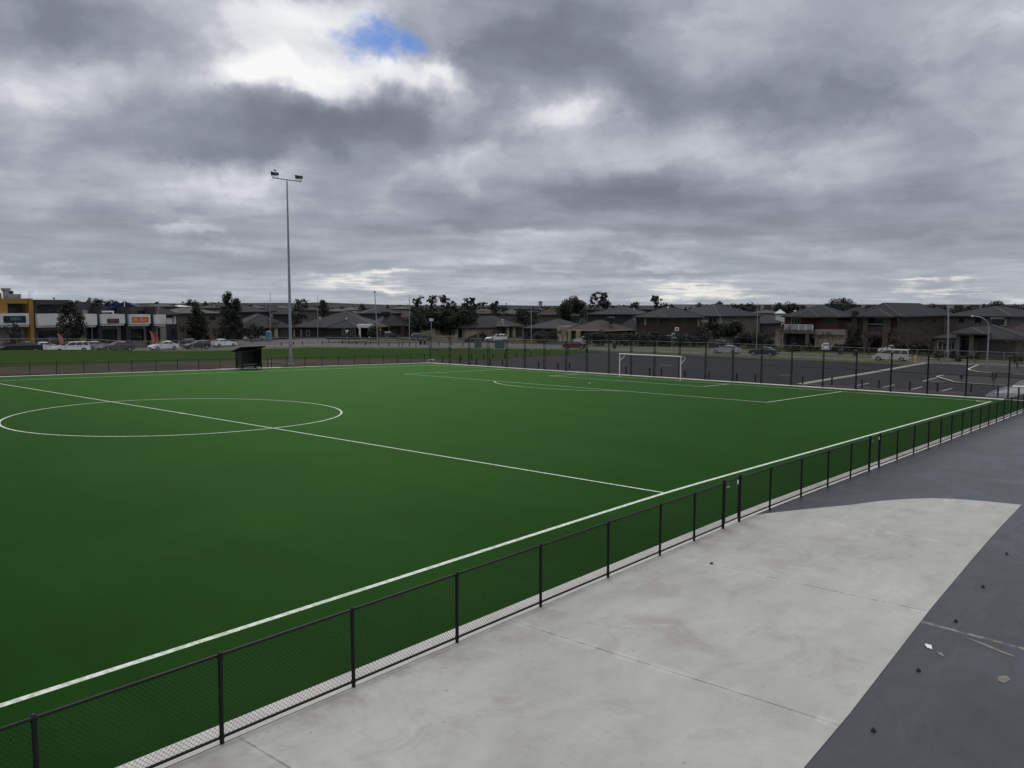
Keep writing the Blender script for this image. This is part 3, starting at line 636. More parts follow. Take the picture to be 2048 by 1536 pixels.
# ------------------------------------------------------------------ dugout
def dugout():
    o = thing('dugout', 'black player shelter with a slanted roof and a bench on the far touchline', 'shelter', gpt(-24.35, 69.45))
    w, d, hb, hf = 1.22, .6, 1.95, 2.28
    for s in (-1, 1):
        for y_, h in ((-d, hf), (d, hb)): MB().box(s*w-.04, y_-.04, -.05, s*w+.04, y_+.04, h).build('post', M['black_metal'], o)
        MB().add([(s*w-.01*s, -d+.04, .18), (s*w-.01*s, d-.04, .18), (s*w-.01*s, d-.04, hb-.05), (s*w-.01*s, -d+.04, hf-.08), (s*w-.03*s, -d+.04, .18), (s*w-.03*s, d-.04, .18), (s*w-.03*s, d-.04, hb-.05), (s*w-.03*s, -d+.04, hf-.08)],
                 [(0, 1, 2, 3), (7, 6, 5, 4), (0, 4, 5, 1), (1, 5, 6, 2), (2, 6, 7, 3), (3, 7, 4, 0)]).build('side_panel', M['plastic'], o)
    MB().box(-w, d-.02, .18, w, d+.02, hb-.06).build('back_panel', M['plastic'], o)
    r = MB(); ov = .34; sl = (hf-hb)/(2*d)
    y0, y1 = -d-.45, d+.35
    z0, z1 = hf+.45*sl+.02, hb-.35*sl+.02
    r.add([(-w-ov, y0, z0), (w+ov, y0, z0), (w+ov, y1, z1), (-w-ov, y1, z1), (-w-ov, y0, z0+.09), (w+ov, y0, z0+.09), (w+ov, y1, z1+.09), (-w-ov, y1, z1+.09)], [(3, 2, 1, 0), (4, 5, 6, 7), (0, 1, 5, 4), (1, 2, 6, 5), (2, 3, 7, 6), (3, 0, 4, 7)])
    for i in range(19):
        x_ = -w-ov+.02+i*(2*(w+ov)-.04)/18
        r.bar((x_, y0+.01, z0+.105), (x_, y1-.01, z1+.105), .03, .03)
    r.build('roof', M['black_metal'], o)
    b = MB().box(-w+.25, -.2, .44, w-.25, .2, .475).build('bench', M['galv_dull'], o)
    for x_ in (-w+.4, w-.4): MB().box(x_-.03, -.17, -.02, x_+.03, .17, .44).build('bench_leg', M['black_metal'], b)
dugout()
sl_ = sheet('dugout_slab', rect(-28, 68.75, -20, 70.5), .02, M['kerb'], side=.08)
# short gate posts right of the dugout
for i, (x_, h) in enumerate(((-21.95, 1.1), )):
    tag(MB().tube((0, 0, -.05), (0, 0, h), .04).tube((0, 0, h), (0, 0, h+.03), .045, .02).build('gate_post', M['black_metal'], None, gpt(x_, 69.35)), 'short black gate post standing alone just right of the dugout', 'post')
# ------------------------------------------------------------------ floodlight mast, with a bird on it
def flood():
    B0 = gpt(-14.75, 75.15); o = thing('floodlight_mast', 'tall grey tapered floodlight mast behind the far touchline fence', 'floodlight', B0)
    H = 22.45
    MB().tube((0, 0, -.1), (0, 0, H), .215, .085, 16).build('pole', M['galv'], o)
    bp = MB().prism([(.36*math.cos(a*math.pi/4), .36*math.sin(a*math.pi/4)) for a in range(8)], -.05, .05)
    for a in range(4): bp.tube((.29*math.cos(a*math.pi/2+.4), .29*math.sin(a*math.pi/2+.4), .05), (.29*math.cos(a*math.pi/2+.4), .29*math.sin(a*math.pi/2+.4), .13), .025)
    bp.build('base_plate', M['galv_dull'], o)
    MB().tube((0, 0, H), (0, 0, H+.3), .075, .06).bar((-2.1, 0, H+.33), (2.1, 0, H+.33), .10, .10).build('crossarm', M['galv_dull'], o)
    for s in (-1, 1):
        x_ = 1.75*s
        f = MB()
        f.add([(x_-.32, -.42, H+.60), (x_+.32, -.42, H+.66), (x_+.32, .2, H+.66), (x_-.32, .2, H+.64), (x_-.26, -.32, H+.98), (x_+.34, -.36, H+1.0), (x_+.28, .14, H+1.08), (x_-.22, .14, H+1.04)], [(3, 2, 1, 0), (4, 5, 6, 7), (0, 1, 5, 4), (1, 2, 6, 5), (2, 3, 7, 6), (3, 0, 4, 7)])
        for k in range(5): f.box(x_-.3+k*.14, .16, H+.68, x_-.27+k*.14, .34, H+1.08)
        f.box(x_-.5, -.1, H+.86, x_-.36, .1, H+1.06)
        lamp = f.build('floodlight', M['plastic'], o)
        MB().path([(x_-.44, 0, H+.9), (x_-.44, 0, H+.5), (x_+.44, 0, H+.46), (x_+.44, 0, H+.9)], .028, 5).build('bracket', M['black_metal'], lamp)
        MB().box(x_-.3, -.435, H+.66, x_+.3, -.425, H+.98).build('lens', M['glass'], lamp)
    c = [(-2.1+.32*math.cos(t)-.12, .0, H+.36+.3*math.sin(t)) for t in [k*.5-2.4 for k in range(8)]]
    MB().path(c, .014, 4).build('cable', M['plastic'], o)
    b0 = B0+V(-1.75, -.1, H+1.1)
    b = MB(); b.sphere((0, 0, .13), .17, .08, .085); b.sphere((-.16, 0, .235), .06, .055, .055); b.tube((.12, 0, .13), (.33, 0, .09), .045, .02, 5); b.tube((-.21, 0, .235), (-.30, 0, .225), .018, .004, 4)
    for s in (-.03, .03): b.tube((0, s, .07), (0, s, -.02), .007, n=4)
    bird = b.build('bird', M['fur'], None, b0, .3); tag(bird, 'black bird perched on the left lamp of the floodlight mast', 'bird')
    MB().sphere((.02, 0, .185), .09, .075, .04).build('wing_patch', M['feather_white'], bird)
flood()
# ------------------------------------------------------------------ bollards
ORD = ['first', 'second', 'third', 'fourth', 'fifth', 'sixth', 'seventh', 'eighth', 'ninth', 'tenth', 'eleventh', 'twelfth', 'thirteenth', 'fourteenth', 'fifteenth', 'sixteenth', 'seventeenth', 'eighteenth', 'nineteenth', 'twentieth', 'twenty-first', 'twenty-second', 'twenty-third', 'twenty-fourth', 'twenty-fifth']
def timber_mesh(h, w=.065):
    mb = MB().box(-w, -w, -.05, w, w, h-.05)
    mb.add([(-w, -w, h-.05), (w, -w, h-.05), (w, w, h-.05), (-w, w, h-.05), (-w*.6, -w*.6, h), (w*.6, -w*.6, h), (w*.6, w*.6, h), (-w*.6, w*.6, h)], [(0, 1, 5, 4), (1, 2, 6, 5), (2, 3, 7, 6), (3, 0, 4, 7), (4, 5, 6, 7)])
    return mb.mesh('timber_bollard', M['timber'])
def bollards(pos, h, lab, group):
    me = timber_mesh(h)
    for i, p in enumerate(pos):
        o = link('timber_bollard', me, None, p, random.uniform(-.2, .2)); o.rotation_euler.x = random.uniform(-.03, .03); tag(o, lab % ORD[i], 'bollard', group)
fr = [(5.6, 68.6), (5.6, 65.3), (5.6, 62.2), (5.5, 59.6), (5.6, 57.6), (5.4, 51.4), (5.6, 48.5), (6.3, 47.2), (5.2, 38.3), (4.9, 35.0), (4.8, 33.4), (5.0, 30.6), (5.0, 27.7), (4.7, 24.4), (4.6, 22.3), (5.2, 17.6), (6.6, 15.2), (6.0, 12.1), (6.5, 10.7), (6.0, 7.8), (6.7, 5.6), (8.0, 3.1), (6.0, .6), (6.6, -.9)]
bollards([gpt(*p, -.02) for p in fr], .85, '%s weathered timber bollard from the left just behind the tall black fence', 'timber bollards behind the tall fence')
bk = [(10.1, 69.4), (12.4, 69.4), (15.0, 69.4), (17.0, 69.4), (19.8, 69.4), (22.6, 69.4), (26.1, 69.4), (30.7, 69.4), (36, 69.4), (41.5, 69.4)]
bollards([gpt(*p, -.02) for p in bk], .8, '%s timber bollard from the left along the grass edge of the empty car park', 'timber bollards on the far edge of the empty car park')
rb = [at(x_, y_) for x_, y_ in ((563, 692), (587, 690), (605, 689.5), (645, 688), (657, 685.5), (685, 687), (698, 687), (713, 688.5), (731, 690), (741, 689), (757, 690), (777, 691), (798, 692), (805, 691), (819, 692), (832, 691), (856, 691.5), (878, 691), (903, 690), (926, 691.5))]
bollards(rb, .75, '%s timber bollard from the left along the street behind the temporary fence', 'timber bollards along the street')
bm_ = MB().tube((0, 0, -.05), (0, 0, .95), .085, n=10).tube((0, 0, .95), (0, 0, 1.0), .085, .05, 10).mesh('bollard', M['black_metal'])
for i, (x_, y_) in enumerate(((361, 686), (396, 685), (431, 683), (441, 683), (460, 685), (470, 690))):
    tag(link('bollard', bm_, None, at(x_, y_)), '%s round black bollard from the left near the white sedan with visible taillights' % ORD[i], 'bollard', 'round black bollards by the parked cars')
# low bolted stubs in the charcoal strip beside the concrete
st = MB().tube((0, 0, -.01), (0, 0, .022), .042, .038, 10).tube((0, 0, .022), (0, 0, .05), .018, .014, 6).mesh('bolt_cap', M['plastic'])
for i, (x_, y_, l) in enumerate(((-64.66, -10.51, 'nearest'), (-62.0, -10.44, 'second nearest'), (-59.04, -10.37, 'middle'), (-56.31, -10.32, 'second farthest'), (-52.95, -10.21, 'farthest'))):
    tag(link('bolt_cap', st, None, gpt(x_, y_)), l+' small black cap set in the charcoal paving strip', 'bolt cap', 'black caps along the charcoal strip')
tag(MB().add([(-.12, -.02, .003), (.02, -.06, .02), (.13, .0, .004), (.03, .055, .025), (-.06, .05, .006)], [(0, 1, 3), (1, 2, 3), (0, 3, 4)]).build('paper_scrap', M['white_paint'], None, at(1857, 1293), .6), 'scrap of white paper lying on the charcoal paving', 'litter')
tag(MB().sphere((0, 0, .02), .06, .035, .025, 7, 4).build('dry_leaf', M['timber'], None, at(1423, 1128)), 'small dark leaf lying on the pale concrete paving', 'leaf')
stn = [[(at(x_, y_).x, at(x_, y_).y) for x_, y_ in q] for q in ([(1872, 1302), (1884, 1305), (1890, 1314), (1878, 1309)], [(1994, 1352), (2014, 1351), (2022, 1360), (2008, 1366), (1996, 1361)], [(1912, 1268), (1935, 1276), (1970, 1287), (2000, 1300), (2030, 1312), (2028, 1314), (1996, 1303), (1966, 1290)])]
sheet('paving_scuffs', stn, .001, pm('dried_slurry', (.17, .155, .14), .85, .3, 6))
# ------------------------------------------------------------------ cars
KINDS = {  # length, width, height, rear glass base x, rear roof x, front roof x, windscreen base x, boot z, belt z, hood z base, hood z front
 'sedan': (4.75, 1.82, 1.46, .13, .27, .50, .70, .98, .92, .97, .76),
 'hatch': (4.25, 1.78, 1.48, .02, .12, .48, .70, .95, .93, .98, .78),
 'wagon': (4.95, 1.88, 1.66, .01, .09, .50, .69, .98, .98, 1.03, .86),
 'suv': (4.60, 1.86, 1.70, .01, .09, .50, .69, 1.05, 1.05, 1.10, .92),
 'van': (4.75, 1.80, 1.76, .0, .05, .60, .88, 1.0, .96, 1.03, .82),
 'ute': (5.1, 1.86, 1.62, .36, .40, .55, .70, .98, 1.0, 1.04, .88)}
def car(kind, col, loc, rz, label, scale=1.0, group=None, roof=None, sx=1.0):
    L, Wd, H, xr0, xr1, xf1, xf0, zb, belt, zh0, zh1 = KINDS[kind]
    X = lambda f: (f-.5)*L
    o = thing('ute' if kind == 'ute' else ('van' if kind == 'van' else 'parked_car'), label, 'van' if kind == 'van' else 'car', loc, rz, group); o.scale = (scale*sx, scale, scale)
    rw = .33 if H > 1.6 else .315; xa, xb = X(.19), X(.81); hw = Wd/2
    def arch(xc, n=8): return [(xc+rw*1.14*math.cos(t), .24+.08+rw*1.14*math.sin(t)-.06) for t in [math.pi*k/n for k in range(n+1)]][::-1]
    prof = [(X(.015), .30), (X(0), .48), (X(.005), .70), (X(.02), zb)]+([(X(xr0), zb+.02)] if xr0 > .05 else [])+[(X((xr0+xf0)/2), belt+.03), (X(xf0), zh0), (X(.86), (zh0*.55+zh1*.45)+.02), (X(.955), zh1), (X(.992), .60), (X(1), .42), (X(.985), .26)]
    prof += arch(xb)[::-1]+arch(xa)[::-1]
    bm = bmesh.new()
    vs = [bm.verts.new((p[0], -hw, p[1])) for p in prof]; f = bm.faces.new(vs)
    r = bmesh.ops.extrude_face_region(bm, geom=[f]); bmesh.ops.translate(bm, vec=(0, Wd, 0), verts=[v for v in r['geom'] if isinstance(v, bmesh.types.BMVert)])
    for v in bm.verts:                            # plan taper at the ends, tuck-under and tumblehome
        e = abs(v.co.x)/(L/2); s = 1-.10*max(0, e-.72)/.28-.05*max(0, (v.co.z-.75))/.3-.04*max(0, .45-v.co.z)/.2
        v.co.y *= s
    # cabin
    bw, tw = hw*.93, hw*.73
    lo = [(X(xr0+.005), -bw, zb-.02), (X(xf0-.002), -bw, zh0-.03), (X(xf0-.002), bw, zh0-.03), (X(xr0+.005), bw, zb-.02)]
    hi = [(X(xr1), -tw, H-.06), (X(xf1), -tw, H-.05), (X(xf1), tw, H-.05), (X(xr1), tw, H-.06)]
    cr = [(X(xr1+.05), -tw*.8, H-.005), (X(xf1-.05), -tw*.8, H), (X(xf1-.05), tw*.8, H), (X(xr1+.05), tw*.8, H-.005)]
    cv = [bm.verts.new(p) for p in lo+hi+cr]
    for a in range(4):
        b = (a+1) % 4; bm.faces.new((cv[a], cv[b], cv[4+b], cv[4+a])); bm.faces.new((cv[4+a], cv[4+b], cv[8+b], cv[8+a]))
    bm.faces.new(cv[8:12])
    bmesh.ops.recalc_face_normals(bm, faces=bm.faces[:])
    sharp = [e for e in bm.edges if len(e.link_faces) == 2 and e.calc_face_angle(0) > .5 and e.verts[0].co.z > .35 and e.verts[1].co.z > .35]
    bmesh.ops.bevel(bm, geom=sharp, offset=.045, segments=2, affect='EDGES', clamp_overlap=True)
    for f in bm.faces: f.smooth = True
    me = bpy.data.meshes.new('body'); bm.to_mesh(me); bm.free(); me.materials.append(col)
    try: me.set_sharp_from_angle(angle=.6)
    except Exception: pass
    body = link('body', me, o)
    # glass, laid just proud of the cabin sides
    def lerp(a, b, t): return tuple(p+(q-p)*t for p, q in zip(a, b))
    def quad(A, B_, C_, D, u0, u1, v0, v1, push):
        pts = []
        for u, w in ((u0, v0), (u1, v0), (u1, v1), (u0, v1)): pts.append(lerp(lerp(A, B_, u), lerp(D, C_, u), w))
        return [tuple(p[i]+push[i] for i in range(3)) for p in pts]
    def solid(mb, q, push):
        b = [tuple(p[i]-push[i]*2.2 for i in range(3)) for p in q]
        mb.add(q+b, [(0, 1, 2, 3), (7, 6, 5, 4), (0, 4, 5, 1), (1, 5, 6, 2), (2, 6, 7, 3), (3, 7, 4, 0)])
    for s, ia, ib in ((-1, 0, 1), (1, 3, 2)):
        mb = MB(); pz = (0, s*.012, .004)
        cuts = [(.06, .42), (.45, .95)] if kind not in ('ute', 'wagon', 'suv', 'van') else ([(.1, .93)] if kind == 'ute' else [(.03, .26), (.29, .58), (.61, .95)])
        for u0, u1 in cuts:
            q = quad(lo[ia], lo[ib], hi[ib], hi[ia], u0, u1, .16, .90, pz)
            # shear the front/rear ends so pillars stay parallel to the screens
            solid(mb, q, pz)
        mb.build('side_window', M['glass_car'], o)
    for nm, ia, ib, pz in (('windscreen', 1, 2, (.012, 0, .008)), ('rear_window', 3, 0, (-.012, 0, .008))):
        mb = MB(); solid(mb, quad(lo[ia], lo[ib], hi[4-4+ib], hi[ia], .06, .94, .10, .93, pz), pz); mb.build(nm, M['glass_car'], o)
    MB().box(X(.06), -hw+.12, .2, X(.94), hw-.12, .62).build('underbody', M['plastic'], o)
    ty = MB(); ty.tube((0, -.11, 0), (0, .11, 0), rw, n=20); tym = ty.mesh('wheel', M['rubber'])
    ri = MB(); ri.tube((0, -.118, 0), (0, .118, 0), rw*.62, n=14)
    for k in range(5):
        t = 2*math.pi*k/5; ri.bar((0, -.123, 0), (rw*.6*math.cos(t), -.123, rw*.6*math.sin(t)), .05, .012)
    rim = ri.mesh('rim', M['rim'])
    for x_ in (xa, xb):
        for s in (-1, 1):
            w = link('wheel', tym, o, (x_, s*(hw-.125), rw)); link('rim', rim, w)
    for s in (-1, 1):
        MB().add([(X(.95), s*hw*.55, zh1-.16), (X(.992), s*hw*.60, zh1-.18), (X(.93), s*hw*.93, zh1-.13), (X(.95), s*hw*.55, zh1-.02), (X(.985), s*hw*.60, zh1-.05), (X(.915), s*hw*.93, zh1-.01)], [(0, 1, 4, 3), (1, 2, 5, 4), (0, 3, 5, 2), (3, 4, 5), (0, 2, 1)]).build('headlight', M['head'], o)
        MB().box(X(0)-.008, s*hw*.62-.12, zb-.26, X(.03), s*hw*.62+.13, zb-.07).build('taillight', M['tail'], o)
        MB().sphere((X(xf0-.04), s*(hw+.03), belt+.09), .07, .10, .065, 8, 5).build('mirror', col if roof is None else col, o)
    MB().box(X(0)-.012, -.19, .50, X(0)+.02, .19, .62).build('number_plate', M['white_paint'], o)
    MB().box(X(.985), -hw*.55, .38, X(1.0)+.004, hw*.55, .52).build('grille', M['plastic'], o)
    if kind == 'ute': MB().box(X(.03), -hw+.16, zb-.05, X(.345), hw-.16, zb+.035).build('tray', M['plastic'], o)
    if roof: MB().box(X(xr1+.02), -tw*.86, H-.005, X(xf1-.02), tw*.86, H+.02).build('roof_panel', roof, o)
    return o
PI = math.pi
def ac(px, py, back=.9):
    q = at(px, py); d = Vector((q.x-CAM.x, q.y-CAM.y, 0)).normalized(); q = q+d*back; return gpt(q.x, q.y)
def cars():
    gl = 'cars parked behind the left fence'; gr = 'cars parked along the street at right'
    car('sedan', M['car_navy'], ac(4, 705), PI, 'dark blue car cut off by the left edge, beside the black sedan', 1.05, gl)
    car('sedan', M['car_black'], ac(39, 706.5), PI, 'black sedan facing left behind the fence under the ochre building', 1.15, gl, sx=1.06)
    car('sedan', M['car_white'], ac(94, 703), 0, 'white sedan facing right between the black sedan and the white wagon', 1.0, gl)
    car('wagon', M['car_white'], ac(139, 705), PI, 'white station wagon facing left behind the fence below the large tree', .98, gl, sx=1.17)
    car('hatch', M['car_silver'], ac(196, 700.5), 0, 'silver hatchback facing right beside the white station wagon', 1.0, gl)
    car('sedan', M['car_grey'], ac(233, 703), PI, 'dark grey sedan facing left in front of the silver hatchback', 1.06, gl, sx=1.1)
    car('sedan', M['car_white'], ac(327, 700), PI, 'white sedan facing left below the pale end balcony of the shops', 1.02, gl)
    car('suv', M['car_plum'], ac(386, 694.5), 0, 'dark plum four wheel drive behind the small black sedan', .92, gl)
    car('hatch', M['car_black'], ac(394, 698), PI, 'small black sedan facing left in front of the plum four wheel drive', 1.0, gl, sx=1.1)
    car('sedan', M['car_white'], ac(448, 693.5), 0, 'white sedan facing right just left of the black dugout', 1.02, gl)
    g2 = 'cars parked against the shop fronts'
    car('suv', M['car_black'], ac(201, 690), 2.5, 'black four wheel drive against the grey shops above the silver hatchback', 1.0, g2)
    car('hatch', M['car_black'], ac(230, 691), 2.4, 'black hatchback under the small brown shop sign', 1.05, g2)
    car('sedan', M['car_grey'], ac(254, 690.5), .9, 'grey sedan parked tail outwards beside the black hatchback', 1.05, g2)
    car('suv', M['car_black'], ac(280, 691), -2.3, 'dark four wheel drive below the orange shop sign', .95, g2)
    car('ute', M['car_white'], ac(313, 691), 0, 'white ute beside the red feather flag at the last shop', 1.0, g2)
    car('ute', M['car_silver'], ac(509, 681.5, 1), PI, 'silver ute parked in front of the dark hedge left of the blue toilet', .95)
    car('wagon', M['car_grey'], ac(364, 677), PI, 'grey wagon in the driveway of the townhouse behind the dark tree', .9)
    car('suv', M['car_black'], ac(783, 677), -.5, 'black four wheel drive in the driveway behind the leaning pole', .95)
    car('suv', M['car_black'], ac(840, 680.5), -.6, 'black car with a white roof parked left of the two bins', .92, roof=M['car_white'])
    car('wagon', M['car_white'], ac(992, 683), 2.75, 'white people carrier in the driveway of the cream house', 1.0)
    car('suv', M['car_silver'], ac(1165, 687), 2.2, 'silver car parked in front of the brown roofed house', .92)
    car('sedan', M['car_maroon'], ac(1150, 697.5), 1.9, 'maroon sedan parked behind the tall fence beside the car park corner', .98, gr)
    car('suv', M['car_black'], ac(1432, 695), 1.5, 'black van-like car parked behind the silver sedan', .9)
    car('sedan', M['car_silver'], ac(1453, 707.5), PI/2, 'silver sedan parked left of the dark blue sedan', 1.0, gr, sx=1.06)
    car('sedan', M['car_blue'], ac(1527, 711.5), PI/2, 'dark blue sedan parked in front of the red brick house', .98, gr)
    car('hatch', M['car_white'], ac(1653, 702), .3, 'white hatchback in the driveway of the red brick house', .95)
    car('van', M['car_cream'], ac(1783, 722.5), PI/2, 'cream people mover parked before the dark two storey house', 1.0, gr, sx=1.1)
    car('ute', M['car_white'], ac(1783, 706), PI/2, 'small white vehicle partly hidden behind the cream people mover', .85)
    car('sedan', M['car_black'], gpt(13.2, -4.8), 2.0, 'black car cut off by the right edge near the zebra crossing', 1.0)
cars()
# ------------------------------------------------------------------ houses
def hip(mb, x0, y0, x1, y1, z, zr, ov=.5):
    """hipped roof shell with closed soffit; returns the hip and ridge lines"""
    x0 -= ov; y0 -= ov; x1 += ov; y1 += ov; w, d = x1-x0, y1-y0
    if w >= d: a, b = (x0+d/2, (y0+y1)/2, zr), (x1-d/2, (y0+y1)/2, zr)
    else: a, b = ((x0+x1)/2, y0+w/2, zr), ((x0+x1)/2, y1-w/2, zr)
    if abs(a[0]-b[0])+abs(a[1]-b[1]) < .05: b = (b[0]+.06, b[1]+.06, zr) if w >= d else (b[0], b[1]+.06, zr)
    c = [(x0, y0, z), (x1, y0, z), (x1, y1, z), (x0, y1, z)]
    vs = c+[a, b]
    fs = [(0, 1, 5, 4), (1, 2, 5), (2, 3, 4, 5), (3, 0, 4)] if w >= d else [(0, 1, 4), (1, 2, 5, 4), (2, 3, 5), (3, 0, 4, 5)]
    mb.add(vs, fs+[(3, 2, 1, 0)])
    return (x0, y0, x1, y1), ([(c[0], a), (c[3], a), (c[1], b), (c[2], b), (a, b)] if w >= d else [(c[0], a), (c[1], a), (c[2], b), (c[3], b), (a, b)])
def eaves(mb, r, z):
    x0, y0, x1, y1 = r; t = .03; h = .2
    mb.box(x0-t, y0-.10, z-h, x1+t, y0-.002, z+.03); mb.box(x0-t, y1+.002, z-h, x1+t, y1+.10, z+.03)
    mb.box(x0-.10, y0, z-h, x0-.002, y1, z+.03); mb.box(x1+.002, y0, z-h, x1+.10, y1, z+.03)
class House:
    def __init__(s, name, label, A, B, cat='house'):
        s.A, s.B = Vector((A.x, A.y, 0)), Vector((B.x, B.y, 0)); s.g = min(G(A.x, A.y), G(B.x, B.y))
        s.d = (s.B-s.A).normalized(); s.L = (s.B-s.A).length; s.n = Vector((-s.d.y, s.d.x, 0))
        s.rz = math.atan2(s.d.y, s.d.x)
        s.o = thing(name, label, cat, Vector((A.x, A.y, s.g)), s.rz); s.rel = None
    def face(s, P, Q):                         # another wall of the same house, from P to Q (left to right as seen)
        f = object.__new__(House); f.A, f.B, f.g = Vector((P.x, P.y, 0)), Vector((Q.x, Q.y, 0)), s.g
        f.d = (f.B-f.A).normalized(); f.L = (f.B-f.A).length; f.n = Vector((-f.d.y, f.d.x, 0)); f.rz = math.atan2(f.d.y, f.d.x); f.o = s.o
        mk = lambda p, r: Matrix.Translation((p.x, p.y, s.g)) @ Matrix.Rotation(r, 4, 'Z')
        f.rel = mk(s.A, s.rz).inverted() @ mk(f.A, f.rz); return f
    def put(s, o):
        if s.rel is not None: o.matrix_local = s.rel
        return o
    def uv(s, px, py, off=0):                  # sight line met with the plane `off` metres behind the front wall -> local x, z
        r = ray(px, py); q0 = s.A+s.n*off
        t = (q0-CAM).dot(s.n)/r.dot(s.n); q = CAM+r*t
        return (q-s.A).dot(s.d), q.z-s.g
    def zat(s, px, py, off=0): return s.uv(px, py, off)[1]
    def xs(s, l, r, off=0): return s.uv(l, 650, off)[0], s.uv(r, 650, off)[0]
    def walls(s, x0, y0, x1, y1, z1, mat, z0=-.6, name='wall'):
        return MB().box(x0, y0, z0, x1, y1, z1).build(name, mat, s.o)
    def roof(s, x0, y0, x1, y1, z, zr, mat, ov=.5, fascia='fascia', name='roof'):
        mb = MB(); r, lines = hip(mb, x0, y0, x1, y1, z, zr, ov); o = mb.build(name, M[mat], s.o)
        e = MB(); eaves(e, r, z); e.build('fascia', M[fascia], o)
        c = MB()
        for a, b in lines:
            if (Vector(a)-Vector(b)).length > .3: c.tube(a, b, .085, n=5)
        c.build('ridge_cap', M['ridge_cap'] if random.random() < .35 else M[mat], o)
        return o
    def box(s, name, l, t, r, b, y0, y1, mat, parent=None):   # a block whose front face covers a pixel rectangle
        x0, z1 = s.uv(l, t, y0); x1, z0 = s.uv(r, b, y0)
        x1 = s.uv(r, t, y0)[0]
        return s.put(MB().box(min(x0, x1), y0, max(-.5, min(z0, z1)), max(x0, x1), y1, max(z0, z1)).build(name, mat, parent or s.o))
    def win(s, l, t, r, b, y0=0, frame='frame', mull=1, name='window', glass='glass'):
        x0, z1 = s.uv(l, t, y0); x1, z0 = s.uv(r, b, y0); f = MB(); w = .07
        f.box(x0, y0-.05, z0, x0+w, y0-.003, z1).box(x1-w, y0-.05, z0, x1, y0-.003, z1).box(x0+w, y0-.05, z0, x1-w, y0-.003, z0+w).box(x0+w, y0-.05, z1-w, x1-w, y0-.003, z1)
        for k in range(1, mull+1): xm = x0+(x1-x0)*k/(mull+1); f.box(xm-.025, y0-.045, z0+w, xm+.025, y0-.005, z1-w)
        o = s.put(f.build(name, M[frame], s.o))
        MB().box(x0+w, y0-.025, z0+w, x1-w, y0-.004, z1-w).build('pane', M[glass], o)
        return o
    def garage(s, l, t, r, b, y0=0, mat='garage_dk'):
        x0, z1 = s.uv(l, t, y0); x1, z0 = s.uv(r, b, y0); z0 = max(z0, 0); m = MB(); n = 5
        for k in range(n): m.box(x0, y0-.045, z0+(z1-z0)*k/n+.012, x1, y0-.004, z0+(z1-z0)*(k+1)/n-.012)
        m.box(x0, y0-.02, z0, x1, y0-.003, z1)
        return s.put(m.build('garage_door', M[mat], s.o))
def simple(name, label, l, r, dl, dr, ye, yr, depth, wall, roof, ov=.5, fascia='fascia', wins=(), garages=(), recess=(), frame='frame', z_off=0):
    """house whose eave and ridge heights are taken from sight lines at its own distance"""
    h = House(name, label, gp(l, dl), gp(r, dr)); m = (l+r)/2
    ze = h.zat(m, ye, -ov); zr = max(h.zat(m, yr, depth/2), ze+.6)
    h.walls(0, 0, h.L, depth, ze-.02, M[wall]); h.roof(0, 0, h.L, depth, ze, zr, roof, ov, fascia)
    for w in wins: h.win(*w, frame=frame)
    for g_ in garages: h.garage(*g_)
    for q in recess: h.box('doorway', *q, -.02, -.004, M['glass'])
    h.ze, h.zr = ze, zr
    return h
def cooler(P, label, s=1.0, rz=.3, stack=True):
    o = thing('evaporative_cooler', label, 'roof cooler', P, rz); o.scale = (s, s, s)
    MB().box(-.3, -.3, -.5, .3, .3, .1).build('duct', M['fascia'], o)
    b = MB().add([(-.55, -.55, .1), (.55, -.55, .1), (.55, .55, .1), (-.55, .55, .1), (-.62, -.62, .75), (.62, -.62, .75), (.62, .62, .75), (-.62, .62, .75), (-.5, -.5, .92), (.5, -.5, .92), (.5, .5, .92), (-.5, .5, .92)],
                 [(3, 2, 1, 0), (0, 1, 5, 4), (1, 2, 6, 5), (2, 3, 7, 6), (3, 0, 4, 7), (4, 5, 9, 8), (5, 6, 10, 9), (6, 7, 11, 10), (7, 4, 8, 11), (8, 9, 10, 11)])
    for k in range(6): b.box(-.5, -.64, .2+k*.09, .5, -.58, .23+k*.09)
    b.build('housing', M['plastic'], o); return o
# --- the row facing the far street, from left to right
h = House('townhouse', 'dark two storey townhouse with pale upper panels just right of the shops', gp(318, 183), gp(356, 186))
ze, zr = h.zat(337, 629, -.4), h.zat(337, 613, 6)
h.walls(0, 0, h.L, 12, ze-.02, M['dk_wall']); h.roof(0, 0, h.L, 12, ze, zr, 'roof_dark', .4)
h.box('pale_panel', 333, 636, 345, 648, -.06, -.004, M['white_wall']); h.box('pale_panel', 347, 632, 352, 648, -.06, -.004, M['white_wall']); h.win(333, 630.5, 345, 635.5); h.garage(322, 656, 340, 676); h.win(344, 658, 349, 672)
h = simple('grey_roofed_house', 'two storey house with a pale grey roof behind the dark tree', 357, 447, 202, 206, 626.5, 615, 15, 'mid_wall', 'roof_light', wins=[(374, 632, 382, 641), (419, 632, 431, 640), (360, 654, 368, 664)], garages=[(424, 657, 440, 668)])
h = simple('dark_roofed_house', 'two storey house with a steep dark roof right of the twin crowned tree', 468, 541, 246, 250, 623.5, 609, 13, 'dk_wall', 'roof_dark', wins=[(493, 625.5, 500, 630), (505, 625.5, 512, 630)])
h = simple('low_house', 'low house with a broad dark roof left of the floodlight mast', 481, 590, 207, 210, 655, 627.5, 18, 'dark_brick', 'roof_dark', wins=[(497, 660, 507, 671), (520, 660, 528, 671)], garages=[(560, 658, 578, 674)])
h.box('pale_panel', 587, 659, 589.8, 673, -.05, -.004, M['lt_wall']); h.box('corner_pier', 549, 655.5, 556, 676, -.4, -.01, M['cream'])
